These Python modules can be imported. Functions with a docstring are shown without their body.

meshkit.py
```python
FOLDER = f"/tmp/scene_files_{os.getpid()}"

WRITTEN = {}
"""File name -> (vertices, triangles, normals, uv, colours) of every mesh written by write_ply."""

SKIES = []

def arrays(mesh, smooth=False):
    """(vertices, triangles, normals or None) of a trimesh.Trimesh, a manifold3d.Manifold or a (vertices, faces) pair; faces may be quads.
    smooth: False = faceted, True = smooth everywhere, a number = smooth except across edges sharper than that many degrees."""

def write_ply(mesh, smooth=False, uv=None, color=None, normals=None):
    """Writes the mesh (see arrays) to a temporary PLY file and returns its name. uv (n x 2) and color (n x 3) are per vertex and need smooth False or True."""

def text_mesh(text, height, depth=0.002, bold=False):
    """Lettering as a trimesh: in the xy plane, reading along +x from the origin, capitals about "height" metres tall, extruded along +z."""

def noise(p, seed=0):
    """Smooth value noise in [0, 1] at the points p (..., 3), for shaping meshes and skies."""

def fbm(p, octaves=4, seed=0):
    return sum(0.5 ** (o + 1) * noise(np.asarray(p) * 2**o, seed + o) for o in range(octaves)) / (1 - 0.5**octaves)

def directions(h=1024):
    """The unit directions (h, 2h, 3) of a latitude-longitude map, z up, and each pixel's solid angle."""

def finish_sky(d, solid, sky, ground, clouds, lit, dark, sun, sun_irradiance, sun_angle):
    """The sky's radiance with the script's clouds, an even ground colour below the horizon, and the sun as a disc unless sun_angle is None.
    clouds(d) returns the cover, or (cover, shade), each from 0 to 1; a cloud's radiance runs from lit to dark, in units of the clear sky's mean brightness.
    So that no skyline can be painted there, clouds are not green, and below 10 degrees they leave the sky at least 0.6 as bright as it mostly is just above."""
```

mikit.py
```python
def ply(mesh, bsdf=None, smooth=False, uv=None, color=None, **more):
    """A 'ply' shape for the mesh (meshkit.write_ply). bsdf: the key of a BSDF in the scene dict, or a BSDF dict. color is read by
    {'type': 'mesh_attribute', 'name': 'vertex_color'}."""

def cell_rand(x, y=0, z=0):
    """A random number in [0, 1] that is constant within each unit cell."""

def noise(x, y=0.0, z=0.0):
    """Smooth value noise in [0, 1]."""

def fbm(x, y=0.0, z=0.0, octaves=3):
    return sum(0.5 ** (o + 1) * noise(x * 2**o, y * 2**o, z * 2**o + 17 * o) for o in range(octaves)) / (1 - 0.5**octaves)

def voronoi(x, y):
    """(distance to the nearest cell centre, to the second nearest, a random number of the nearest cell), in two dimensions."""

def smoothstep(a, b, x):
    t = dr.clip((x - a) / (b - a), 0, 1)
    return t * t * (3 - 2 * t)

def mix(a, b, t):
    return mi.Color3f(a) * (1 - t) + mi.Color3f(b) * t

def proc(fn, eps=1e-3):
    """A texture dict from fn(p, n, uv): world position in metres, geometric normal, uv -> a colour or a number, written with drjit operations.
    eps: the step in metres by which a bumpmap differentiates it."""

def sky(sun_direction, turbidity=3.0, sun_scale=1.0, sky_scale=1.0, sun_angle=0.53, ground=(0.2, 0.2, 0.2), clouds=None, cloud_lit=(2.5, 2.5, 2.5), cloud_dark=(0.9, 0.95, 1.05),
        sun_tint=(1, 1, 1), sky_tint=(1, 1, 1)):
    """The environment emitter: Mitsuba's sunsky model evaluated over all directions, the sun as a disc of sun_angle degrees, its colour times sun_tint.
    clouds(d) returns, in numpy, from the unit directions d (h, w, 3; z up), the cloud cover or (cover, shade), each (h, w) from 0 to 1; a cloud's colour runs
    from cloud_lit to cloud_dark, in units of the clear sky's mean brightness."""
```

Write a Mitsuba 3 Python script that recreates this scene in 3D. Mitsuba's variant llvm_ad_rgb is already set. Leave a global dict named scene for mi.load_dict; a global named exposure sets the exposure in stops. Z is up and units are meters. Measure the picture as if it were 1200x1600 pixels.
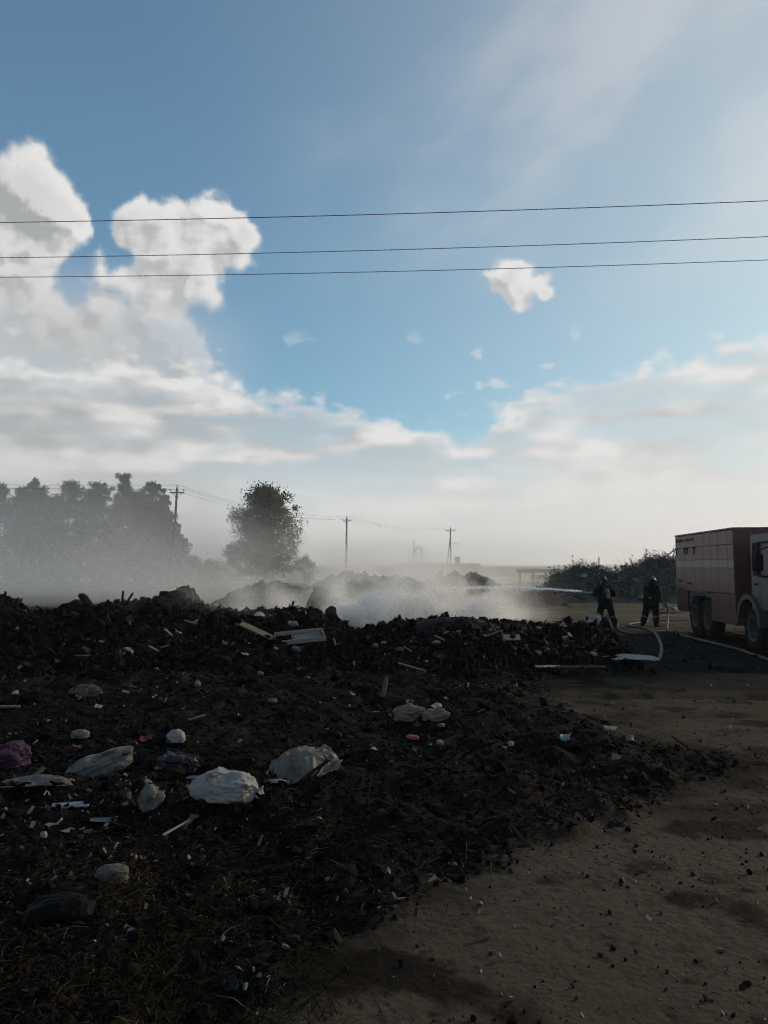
import math, random
import numpy as np, trimesh, shapely
import manifold3d as m3
import drjit as dr, mitsuba as mi
import mikit, meshkit
from mikit import noise as tnoise, fbm as tfbm, voronoi, smoothstep as tss, mix
T = mi.ScalarTransform4f
scene, labels = {}, {}
rng = np.random.default_rng(7)
random.seed(7)

# ------------------------------------------------------------------ camera, sky, exposure
CAM_H = 2.1
PITCH = math.atan(84 / 1200)
scene['camera'] = {'type': 'perspective', 'fov_axis': 'y', 'fov': math.degrees(2 * math.atan(800 / 1200)),
                   'near_clip': 0.05, 'far_clip': 6000.0,
                   'to_world': T().look_at([0, 0, CAM_H], [0, 10, CAM_H + 10 * math.tan(PITCH)], [0, 0, 1]),
                   'medium': {'type': 'ref', 'id': 'haze_air'}}
exposure = 2.1
SUN_AZ, SUN_EL = 56.0, 23.0
sun_dir = [math.sin(math.radians(SUN_AZ)) * math.cos(math.radians(SUN_EL)),
           math.cos(math.radians(SUN_AZ)) * math.cos(math.radians(SUN_EL)), math.sin(math.radians(SUN_EL))]


def nss(a, b, x):
    t = np.clip((x - a) / (b - a), 0, 1)
    return t * t * (3 - 2 * t)


# heaps of cumulus: (azimuth, elevation, radius) in degrees
CUMULUS = [(-27.5, 22.8, 4.4), (-25.6, 24.4, 2.9), (-23.7, 23.6, 2.4), (-24.0, 22.0, 2.7), (-27, 20, 4.4), (-25.0, 19.6, 2.0), (-28.5, 16.5, 3.6), (-24.4, 16.4, 2.7), (-22.3, 16.8, 1.3), (-22.6, 22.6, 1.5),
           (-18.2, 24.0, 1.6), (-16.3, 24.2, 1.7), (-13.2, 24.6, 1.6), (-11.6, 24.4, 1.0), (-14.4, 22.6, 2.5), (-11.2, 22.7, 2.4), (-16.6, 21.2, 2.6),
           (-14.0, 20.4, 2.5), (-16.9, 18.0, 2.6), (-15.4, 16.0, 2.3), (-19.6, 20.0, 1.9), (-19, 15.5, 2.2), (-17, 14.2, 2.6), (-14.0, 14.4, 1.6), (-21.5, 15.0, 2.4), (-20.8, 17.6, 1.6),
           (10.1, 20.6, 2.0), (9.2, 20.3, 1.5), (10.6, 19.5, 1.5), (10.0, 18.6, 1.1), (11.1, 21.5, 1.2), (12.5, 20.2, 1.1), (8.0, 21.0, 0.8),
           (-33, 21, 5), (-38, 17, 5), (38, 19, 3.5), (43, 22, 4), (-55, 20, 6), (70, 15, 5), (-75, 24, 7), (110, 22, 7), (150, 25, 8), (-120, 20, 8), (-160, 26, 7)]


def clouds(d):
    az = np.degrees(np.arctan2(d[..., 0], d[..., 1]))
    el = np.degrees(np.arcsin(np.clip(d[..., 2], -1, 1)))

    def n2(a, e, sx, sy, o, seed):
        return meshkit.fbm(np.stack([a * sx, e * sy, 0 * a + 0.77 * seed], -1), o, seed)

    def cumulus(da, de):
        a, e = az + da, el + de
        wx = (n2(a, e, 0.36, 0.40, 6, 3) - 0.5) * 3.4
        wy = (n2(a, e, 0.36, 0.40, 6, 9) - 0.5) * 3.4
        f = np.zeros(a.shape)
        for ca, ce, r in CUMULUS:
            q = 1.15 - np.hypot((a + wx - ca) * math.cos(math.radians(ce)), e + wy - ce) / r
            f = f + np.clip(q, 0, 1) ** 2 * min(1.0, 0.55 + r / 5)
        puff = sum(0.55 ** k * (1 - np.abs(2 * meshkit.noise(np.stack([a * 0.8 * 2 ** k, e * 0.9 * 2 ** k, 0 * a + 1.3 * k], -1), 21 + k) - 1)) for k in range(5)) / 2.2
        return f * (0.25 + 1.45 * puff) - 0.18 * (1 - puff)

    f0 = cumulus(0, 0)
    f1 = cumulus(0.9, 0.8)
    cov = nss(0.0, 0.30, f0)
    lit = np.clip(f0 - f1, -0.4, 0.4)
    soft = n2(az, el, 0.22, 0.26, 4, 5)
    shade = np.clip(0.20 - 0.95 * lit + 0.8 * (soft - 0.5) + 0.38 * nss(0.2, 1.9, f0) + 0.34 * nss(24, 15, el), 0, 1)
    # the left bank thins and greys into the air below it
    cov = cov * (1 - 0.42 * nss(20.5, 16.5, el) * nss(0.46, 0.62, n2(az, el, 0.18, 0.22, 3, 15)))

    # long low banks, nearly level, broken along their top edge
    w1 = n2(az, el, 0.13, 0.42, 6, 40)
    w2 = n2(az, el, 0.45, 0.95, 5, 44)
    top = np.interp(az, [-180, -60, -30, -20, -10, -2, 3, 5.6, 7.6, 9.4, 14, 20, 26, 32, 60, 180], [15, 14, 14.2, 14.0, 13.2, 11.6, 10.2, 9.0, 10.0, 11.8, 13.0, 14.0, 15.0, 15.4, 14, 15])
    edge = top - el + 4.0 * (w1 - 0.5) + 3.4 * (w2 - 0.5) + 2.2 * (n2(az, el, 1.1, 1.9, 4, 47) - 0.5)
    lo = nss(-0.5, 1.1, edge)
    streak = n2(az, el, 0.16, 0.85, 5, 61)
    lo_cov = lo * (0.55 + 0.45 * nss(0.34, 0.60, streak + 0.35 * nss(1.6, 0.2, edge) + 0.1 * (w2 - 0.5)))
    lo_shade = np.clip(0.0 + 0.62 * nss(0.4, 2.4, edge) - 2.2 * (streak - 0.5) - 1.9 * (w2 - 0.5), 0, 1) * (0.45 + 0.55 * nss(2.5, 8.5, el)) * (1 - 0.35 * nss(4, 12, az))
    # torn scraps above the banks
    scr = 0.7 * nss(0.65, 0.76, n2(az, el, 0.42, 0.9, 6, 74)) * nss(18, 15, el) * nss(10, 12.5, el) * 0.75
    # pale air over the horizon
    hz = nss(11.5, 0.5, el + 1.5 * (w1 - 0.5)) * 0.92
    # thin high veil, thicker towards the sun
    v = n2(az + 0.5 * el, el - 0.5 * az, 0.05, 0.11, 6, 80)
    fine = n2(az + 0.6 * el, el - 0.3 * az, 0.16, 0.5, 5, 83)
    sep = np.degrees(np.arccos(np.clip(d @ np.array(sun_dir), -1, 1)))
    veil = nss(0.48, 0.78, v + 0.16 * nss(70, 25, sep) + 0.18 * (fine - 0.5)) * nss(15, 28, el) * nss(-16, 12, az) * 0.26 + 0.42 * nss(66, 14, sep) + 0.05

    drift = 0.75 * nss(-7, -22, az) * nss(22, 14, el + 3 * (w1 - 0.5)) * nss(-90, -40, az)
    cover, sh = veil, np.full(az.shape, 0.10)
    for c, s in ((cov, shade), (drift, 0.62 + 0 * az), (scr, 0.1 + 0 * az), (lo_cov, lo_shade), (hz, 0.02 + 0.25 * nss(0, -30, az) + 0 * az)):
        sh = sh * (1 - c) + s * c
        cover = 1 - (1 - cover) * (1 - c)
    return cover, sh


scene['sky'] = mikit.sky(sun_dir, turbidity=3.0, sun_scale=0.4, sky_scale=1.0, sun_angle=3.0, ground=(0.05, 0.045, 0.04), clouds=clouds,
                         cloud_lit=(3.0, 2.98, 2.93), cloud_dark=(1.5, 1.55, 1.57), sky_tint=(0.67, 0.93, 0.97), sun_tint=(0.97, 1.0, 1.06))

# ------------------------------------------------------------------ helpers
def numbered(name):
    if name not in labels and not any(k == name or k.startswith(name + '__') for k in scene):
        return name
    i = 1
    while f'{name}_{i:03d}' in labels or f'{name}_{i:03d}' in scene:
        i += 1
    return f'{name}_{i:03d}'


def tag(key, label, cat=None, group=None, kind=None):
    d = {'label': label}
    if cat: d['category'] = cat
    if group: d['group'] = group
    if kind: d['kind'] = kind
    labels[key] = d
    return key


def thing(name, label, cat, group=None, kind=None):
    """The key that the parts of a thing start with."""
    key = numbered(name)
    return tag(key, label, cat, group, kind)


PARTS = {}


def part(parent, name, mesh, bsdf, smooth=False, label=None, kind=None, color=None):
    n = PARTS.get((parent, name), 0)
    PARTS[(parent, name)] = n + 1
    key = f'{parent}__{name}' + (f'_{n:03d}' if n else '')
    scene[key] = mikit.ply(mesh, bsdf, smooth, color=color)
    if label or kind:
        labels[key] = {k: v for k, v in (('label', label), ('kind', kind)) if v}
    return key


def solo(name, mesh, bsdf, label, cat, group=None, kind=None, smooth=False, color=None):
    key = numbered(name)
    scene[key] = mikit.ply(mesh, bsdf, smooth, color=color)
    return tag(key, label, cat, group, kind)


def cat_mesh(ms):
    return trimesh.util.concatenate([trimesh.Trimesh(*m, process=False) if isinstance(m, tuple) else m for m in ms])


def box(sx, sy, sz, at=(0, 0, 0), rot=None, ch=0.0):
    """A box, with chamfered edges when ch > 0."""
    if ch > 0:
        c = np.array([[x, y, z] for x in (-1, 1) for y in (-1, 1) for z in (-1, 1)], float) * np.array([sx, sy, sz]) / 2
        pts = np.vstack([c - np.sign(c) * np.array([0 if a == k else ch for a in range(3)]) for k in range(3)])
        m = trimesh.convex.convex_hull(pts)
    else:
        m = trimesh.creation.box((sx, sy, sz))
    if rot is not None:
        m.apply_transform(trimesh.transformations.euler_matrix(*np.radians(rot), 'sxyz'))
    m.apply_translation(at)
    return m


def tube(pts, rad, n=8, closed_ends=True):
    """A tube along the points with one radius or one per point."""
    p = np.asarray(pts, float)
    r = np.broadcast_to(np.asarray(rad, float), (len(p),))
    t = np.gradient(p, axis=0)
    t /= np.linalg.norm(t, axis=1, keepdims=True) + 1e-12
    up = np.array([0, 0, 1.0]) if abs(t[0, 2]) < 0.9 else np.array([1.0, 0, 0])
    a = np.arange(n) * 2 * np.pi / n
    rings = []
    s = np.cross(t[0], up); s /= np.linalg.norm(s)
    for i in range(len(p)):
        s = s - t[i] * (s @ t[i]); s /= np.linalg.norm(s) + 1e-12
        b = np.cross(t[i], s)
        rings.append(p[i] + r[i] * (np.cos(a)[:, None] * s + np.sin(a)[:, None] * b))
    v = np.vstack(rings)
    i, j = np.meshgrid(np.arange(len(p) - 1), np.arange(n), indexing='ij')
    q = np.stack([i * n + j, i * n + (j + 1) % n, (i + 1) * n + (j + 1) % n, (i + 1) * n + j], -1).reshape(-1, 4)
    f = np.vstack([q[:, [0, 2, 1]], q[:, [0, 3, 2]]])
    if closed_ends:
        v = np.vstack([v, p[:1], p[-1:]])
        k = np.arange(n)
        c0, c1, o = len(v) - 2, len(v) - 1, (len(p) - 1) * n
        f = np.vstack([f, np.stack([k * 0 + c0, k, (k + 1) % n], 1), np.stack([k * 0 + c1, o + (k + 1) % n, o + k], 1)])
    return trimesh.Trimesh(v, f[:, ::-1], process=False)


def catmull(pts, n=8):
    p = np.asarray(pts, float)
    p = np.vstack([2 * p[0] - p[1], p, 2 * p[-1] - p[-2]])
    out = []
    for i in range(1, len(p) - 2):
        t = np.linspace(0, 1, n, endpoint=False)[:, None]
        a, b, c, d = p[i - 1], p[i], p[i + 1], p[i + 2]
        out.append(0.5 * (2 * b + (c - a) * t + (2 * a - 5 * b + 4 * c - d) * t ** 2 + (3 * b - a - 3 * c + d) * t ** 3))
    return np.vstack(out + [p[-2:-1]])


# ------------------------------------------------------------------ ground relief and heaps as functions of x, y
BY = [-50, 3.0, 3.7, 4.3, 4.8, 5.5, 6.0, 6.4, 7.1, 7.9, 8.3, 8.75, 9.1, 9.7, 11.4, 12.6, 14.4, 15.4, 16.0, 22.0, 25.0, 27.0, 40.0, 62.0, 200.0]
BX = [-6.0, -1.2, -0.75, -0.4, 0.05, 0.7, 1.1, 1.6, 2.4, 3.4, 4.1, 4.0, 3.0, 2.4, 2.3, 2.7, 3.5, 5.6, 13.0, 13.0, 8.0, 4.6, 5.0, 7.5, 20.0]


def f3(x, y, s, o, seed):
    return meshkit.fbm(np.stack([x * s, y * s, 0 * x + 0.37 * seed], -1), o, seed) - 0.5


def char_mask(x, y):
    xb = np.interp(y, BY, BX)
    w = np.clip(0.10 * y, 0.5, 4.0)
    n = f3(x, y, 0.55, 5, 11) * 2.6 + f3(x, y, 2.4, 3, 12) * 0.9
    return nss(-0.25, 0.35, (xb - x) / w + n * 0.9)


def wet_zone(x, y):
    return nss(4.6, 6.2, x - 0.1 * (y - 16)) * nss(14.6, 16.2, y) * nss(27.5, 25.0, y)


def billow(x, y, s, o, seed):
    return sum(0.5 ** k * np.abs(2 * meshkit.noise(np.stack([x * s * 2 ** k, y * s * 2 ** k, 0 * x + 0.71 * k], -1), seed + k) - 1) for k in range(o))


def ground_z(x, y):
    x, y = np.asarray(x, float), np.asarray(y, float)
    r = np.hypot(x, y)
    m = char_mask(x, y) * nss(120, 70, r) * (1 - 0.6 * wet_zone(x, y))
    near = nss(60, 35, r)
    z = 0.16 * f3(x, y, 0.16, 3, 2) * nss(400, 100, r)
    z = z + near * m * (0.26 * f3(x, y, 0.7, 3, 3) + 0.16 * (billow(x, y, 1.6, 4, 5) - 0.8) + 0.03)
    z = z + near * (1 - m) * (0.045 * f3(x, y, 1.3, 3, 4) + 0.016 * f3(x, y, 9.0, 3, 6))
    # shallow wheel ruts running across the dirt towards the truck
    u = y - 12.6 - 0.10 * x - 0.35 * np.sin(0.5 * x)
    for off, dep in ((-2.2, 0.05), (-0.6, 0.07), (1.0, 0.05), (2.4, 0.06)):
        z = z - near * (1 - m) * dep * np.exp(-((u - off) / 0.22) ** 2) * nss(1.5, 4, x)
    # the land falls away a little beyond the site
    return z - 0.9 * nss(70, 200, r) + 0.0


def ridge(x, y, xs, ys, zs, wf, wb):
    yr = np.interp(x, xs, ys)
    zr = np.interp(x, xs, zs)
    t = np.where(y < yr, (yr - y) / wf, (y - yr) / wb)
    return (zr + 0.35) * np.exp(-1.15 * np.clip(t, 0, 9) ** 1.55) - 0.35


def px_ridge(pts, d):
    """Ridge height profile given as (bearing, rise) readings of the outline at one distance."""
    xs = [(p - 600) / 1200 * d for p, q in pts]
    zs = [CAM_H - (q - 884) / 1200 * d for p, q in pts]
    return xs, zs


LX, LZ = px_ridge([(-260, 1000), (-200, 940), (-60, 930), (0, 932), (20, 938), (45, 955), (60, 958), (85, 957), (105, 948), (130, 947), (165, 944), (190, 940), (205, 938), (235, 940), (250, 933), (272, 922),
                   (288, 932), (310, 938), (345, 947), (380, 951), (430, 950), (460, 948), (490, 949), (510, 956), (545, 975), (580, 1000)], 20)
RX, RZ = px_ridge([(520, 1010), (560, 985), (600, 972), (625, 967), (640, 970), (665, 967), (690, 965), (720, 965), (760, 968), (800, 972), (850, 971), (880, 969), (905, 971), (932, 972), (950, 982), (970, 1030)], 17.5)


def lumps(x, y, amp, seed):
    return amp * (0.55 * f3(x, y, 0.8, 3, seed) + 0.50 * (billow(x, y, 1.7, 3, seed + 1) - 0.75) + 0.16 * (billow(x, y, 7.0, 3, seed + 4) - 0.75) + 0.09 * f3(x, y, 22, 2, seed + 8))


def heap_left(x, y):
    h = ridge(x, y, LX, [20] * len(LX), LZ, 5.2, 3.2)
    return h + lumps(x, y, 0.34, 100) * nss(-0.4, 0.25, h)


def heap_right(x, y):
    h = ridge(x, y, RX, [17.5] * len(RX), RZ, 2.6, 1.6)
    return h + lumps(x, y, 0.24, 120) * nss(-0.4, 0.25, h)


def dome(cx, cy, rx, ry, h, amp, seed, pw=2.4):
    def fn(x, y):
        q = ((x - cx) / rx) ** 2 + ((y - cy) / ry) ** 2
        z = (h + 0.35) * np.exp(-1.6 * q ** (pw / 2) * 1.0) - 0.35
        return z + lumps(x, y, amp, seed) * nss(-0.4, 0.3, z)
    fn.box = (cx - 2.1 * rx, cx + 2.1 * rx, cy - 2.1 * ry, cy + 2.1 * ry)
    return fn


heap_left.box = (-15.5, 0.6, 12.0, 25.0)
heap_right.box = (-1.6, 6.2, 13.2, 20.6)
# ridge tops of the mounds farther back
BX2, BZ2 = px_ridge([(470, 925), (500, 908), (520, 899), (545, 895), (575, 900), (600, 898), (630, 903), (655, 907), (680, 900), (700, 893), (725, 895), (745, 897), (765, 905), (790, 925)], 42)


def heap_back(x, y):
    h = ridge(x, y, BX2, [42] * len(BX2), BZ2, 3.4, 3.4)
    return h + lumps(x * 0.6, y * 0.6, 0.7, 140) * nss(-0.4, 0.3, h)


heap_back.box = (-6.5, 9.5, 34.0, 48.5)
heap_mid = dome(-2.05, 25.5, 0.8, 0.8, 1.40, 0.3, 150, 3.2)
heap_fog = dome(-5.4, 37.0, 3.3, 1.6, 1.35, 0.5, 160, 3.0)
heap_knob = dome(-6.6, 25.5, 1.1, 0.9, 1.45, 0.3, 170)
heap_low = dome(1.2, 33.0, 2.6, 1.5, 0.75, 0.4, 175)
heap_low2 = dome(-0.5, 28.5, 2.6, 1.3, 0.45, 0.3, 178)
heap_rear = dome(3.4, 36.0, 1.6, 1.3, 0.95, 0.4, 182)


def heap_brush(x, y):
    xs = [8.6, 10.2, 11.5, 13.0, 14.0, 15.2, 16.4, 18.0, 21, 24, 27]
    zs = [-0.3, 1.35, 2.0, 1.95, 1.85, 2.2, 2.6, 2.6, 2.4, 1.7, -0.3]
    h = ridge(x, y, xs, [47] * len(xs), zs, 3.0, 3.0)
    return h + lumps(x * 0.8, y * 0.8, 0.75, 190) * nss(-0.4, 0.3, h)


heap_brush.box = (7.5, 28.0, 41.0, 53.5)
HEAPS = [(heap_left, 'burnt_heap', 'long black heap of burnt rubbish in front of the smoky trees', 'rubbish heap', 0.045),
         (heap_right, 'burnt_heap', 'low black heap of burnt rubbish ending beside the firefighter with the water jet', 'rubbish heap', 0.035),
         (heap_back, 'burnt_heap', 'dark jagged heap far behind the steam with a pole above it', 'rubbish heap', 0.07),
         (heap_mid, 'burnt_heap', 'small pointed dark mound just behind the long black heap, steam on its flank', 'rubbish heap', 0.04),
         (heap_fog, 'burnt_heap', 'brownish smoke-veiled mound below the lone round tree', 'rubbish heap', 0.06),
         (heap_knob, 'burnt_heap', 'flat dark knob showing behind the peak of the long black heap', 'rubbish heap', 0.05),
         (heap_low, 'burnt_heap', 'low grey mound in the steam in front of the jagged far heap', 'rubbish heap', 0.05),
         (heap_low2, 'burnt_heap', 'lowest flat mound of ash under the thickest steam', 'rubbish heap', 0.05),
         (heap_rear, 'burnt_heap', 'steaming mound that the water jet is aimed at', 'rubbish heap', 0.05)]
ALLH = [h[0] for h in HEAPS] + [heap_brush]


def surf(x, y):
    """Height of the ground or of the heap that covers it."""
    x, y = np.atleast_1d(np.asarray(x, float)), np.atleast_1d(np.asarray(y, float))
    z = ground_z(x, y)
    for h in ALLH:
        b = h.box
        i = (x > b[0]) & (x < b[1]) & (y > b[2]) & (y < b[3])
        if i.any():
            z[i] = np.maximum(z[i], h(x[i], y[i]))
    return z


_c, _s = math.cos(PITCH), math.sin(PITCH)


def spot(px, py, far=80.0):
    """Where the line of sight of a reading in the photograph meets the ground or a heap: used once, to place things on the surface they lie on."""
    a, b = (px - 600) / 1200, (800 - py) / 1200
    d = np.array([a, _c - b * _s, _s + b * _c])
    t = np.concatenate([np.arange(2.5, 30, 0.03), np.arange(30, far, 0.1)])
    p = np.array([0, 0, CAM_H]) + t[:, None] * d
    hit = np.nonzero(p[:, 2] < surf(p[:, 0], p[:, 1]))[0]
    return p[hit[0]] if len(hit) else p[-1]


def grid_mesh(xs, ys, fn):
    X, Y = np.meshgrid(xs, ys)
    Z = fn(X.ravel(), Y.ravel()).reshape(X.shape)
    v = np.stack([X, Y, Z], -1).reshape(-1, 3)
    n = len(xs)
    i, j = np.meshgrid(np.arange(len(ys) - 1), np.arange(n - 1), indexing='ij')
    q = np.stack([i * n + j, i * n + j + 1, (i + 1) * n + j + 1, (i + 1) * n + j], -1).reshape(-1, 4)
    return v, np.vstack([q[:, [0, 1, 2]], q[:, [0, 2, 3]]])


# ------------------------------------------------------------------ materials
def seg(y, xs, ys):
    out = mi.Float(ys[0])
    for i in range(len(xs) - 1):
        out = out + (ys[i + 1] - ys[i]) * dr.clip((y - xs[i]) / (xs[i + 1] - xs[i]), 0, 1)
    return out


def ground_col(p, n, uv):
    x, y = p.x, p.y
    xb = seg(y, BY, BX)
    w = dr.clip(0.10 * y, 0.5, 4.0)
    f1 = tfbm(x * 1.1, y * 1.1, 0.3, 4)
    f2 = tfbm(x * 5.5 + 9, y * 5.5, 0.6, 3)
    fine = tfbm(x * 42, y * 42, 1.5, 2)
    a = (xb - x) / w + (f1 - 0.5) * 2.6 + (f2 - 0.5) * 1.3
    m = tss(-0.45, 0.55, a)
    # loose dirt: warm near, darker and streaked in the trodden band, sandy on the far road
    streak = tfbm(x * 0.35, y * 2.6, 2.2, 3)
    far = tss(24, 32, y)
    band = tss(8.4, 9.6, y) * (1 - tss(20, 26, y))
    dirt = mix((0.055, 0.0445, 0.034), (0.050, 0.037, 0.026), tss(0.35, 0.7, f1))
    dirt = mix(dirt, (0.034, 0.027, 0.020), band * (0.35 + 0.6 * tss(0.35, 0.65, streak)))
    dirt = mix(dirt, mix((0.095, 0.078, 0.054), (0.066, 0.055, 0.039), tss(0.4, 0.62, streak)), far)
    blot = tss(0.51, 0.63, tfbm(x * 1.6 + 3, y * 1.9, 4.4, 5)) * (1 - far)
    sootband = tss(6.0, 7.0, y) * tss(9.2, 8.2, y) * tss(1.5, 3.0, x) * tss(0.40, 0.56, tfbm(x * 1.3 + 60, y * 2.2, 1.4, 4))
    blot = dr.clip(blot + sootband, 0, 1)
    spots = tss(0.60, 0.74, tfbm(x * 9 + 13, y * 9, 3.4, 3)) * (1 - far) + 0.6 * tss(0.64, 0.74, tfbm(x * 24 + 3, y * 24, 5.4, 2))
    dirt = dirt * (1 - 0.8 * blot) * (1 - 0.5 * tss(-1.3, -0.2, a)) * (1 - 0.45 * spots) * (0.72 + 0.56 * fine)
    # wet black ground where the hoses lie
    wet = tss(0.0, 1.0, tss(15.2, 16.6, y + (f1 - 0.5) * 2) * (1 - tss(23.0, 26.5, y + (f1 - 0.5) * 2)))
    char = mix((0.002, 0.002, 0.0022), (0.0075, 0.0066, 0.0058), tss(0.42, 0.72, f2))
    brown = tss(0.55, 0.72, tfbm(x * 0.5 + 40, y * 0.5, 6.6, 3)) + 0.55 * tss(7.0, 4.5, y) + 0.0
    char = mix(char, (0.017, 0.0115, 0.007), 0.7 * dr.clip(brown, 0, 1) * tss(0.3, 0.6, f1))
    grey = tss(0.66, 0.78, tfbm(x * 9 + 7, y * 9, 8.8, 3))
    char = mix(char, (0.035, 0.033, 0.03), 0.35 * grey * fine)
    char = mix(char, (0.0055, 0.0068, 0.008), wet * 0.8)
    meadow = tss(60, 85, y)
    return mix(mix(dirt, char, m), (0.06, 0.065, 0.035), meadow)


def heap_col(p, n, uv):
    f2 = tfbm(p.x * 5.5 + 9, p.y * 5.5, p.z * 5.5, 3)
    fine = tfbm(p.x * 30, p.y * 30, p.z * 30, 2)
    b = tfbm(p.x * 1.1, p.y * 1.1, p.z * 2.0, 3)
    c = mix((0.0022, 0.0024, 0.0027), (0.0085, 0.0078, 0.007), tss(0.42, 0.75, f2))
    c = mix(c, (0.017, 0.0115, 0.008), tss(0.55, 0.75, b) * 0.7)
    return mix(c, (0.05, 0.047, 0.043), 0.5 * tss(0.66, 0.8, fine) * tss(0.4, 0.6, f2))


def grain(p, n, uv):
    return tfbm(p.x * 26, p.y * 26, p.z * 26, 3)


def rgb(*c):
    return {'type': 'rgb', 'value': list(c if len(c) == 3 else c * 3)}


def pr(c, rough=0.8, spec=0.3, **k):
    return {'type': 'twosided', 'b': {'type': 'principled', 'base_color': c if isinstance(c, dict) else rgb(*c), 'roughness': rough, 'specular': spec, **k}}


scene['mat_ground'] = {'type': 'twosided', 'b': {'type': 'bumpmap', 'tex': mikit.proc(grain, eps=4e-3), 'scale': 0.012,
                       'b': {'type': 'principled', 'base_color': mikit.proc(ground_col), 'roughness': 0.9, 'specular': 0.06}}}
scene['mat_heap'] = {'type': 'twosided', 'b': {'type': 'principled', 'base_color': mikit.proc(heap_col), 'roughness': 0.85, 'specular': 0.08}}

# ------------------------------------------------------------------ the ground: one sheet out to the horizon, fine in front of the camera
ang = np.radians(np.concatenate([np.linspace(-180, -36, 60, endpoint=False), np.linspace(-36, 36, 640), np.linspace(36, 180, 61)[1:]]))
rad = np.concatenate([[0.05, 1.0, 2.0], np.geomspace(2.6, 34, 700), np.geomspace(34.5, 1350, 90)])
A, R = np.meshgrid(ang, rad)
gx, gy = (R * np.sin(A)).ravel(), (R * np.cos(A)).ravel()
gv = np.stack([gx, gy, ground_z(gx, gy)], -1)
na = len(ang)
i, j = np.meshgrid(np.arange(len(rad) - 1), np.arange(na - 1), indexing='ij')
q = np.stack([i * na + j, (i + 1) * na + j, (i + 1) * na + j + 1, i * na + j + 1], -1).reshape(-1, 4)
gf = np.vstack([q[:, [0, 2, 1]], q[:, [0, 3, 2]]])
gf = gf[:, ::-1][:, [0, 2, 1]]
scene['ground'] = mikit.ply((gv, gf), 'mat_ground', True)
labels['ground'] = {'kind': 'structure', 'label': 'brown dirt and black burnt ground of the dump'}

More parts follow.
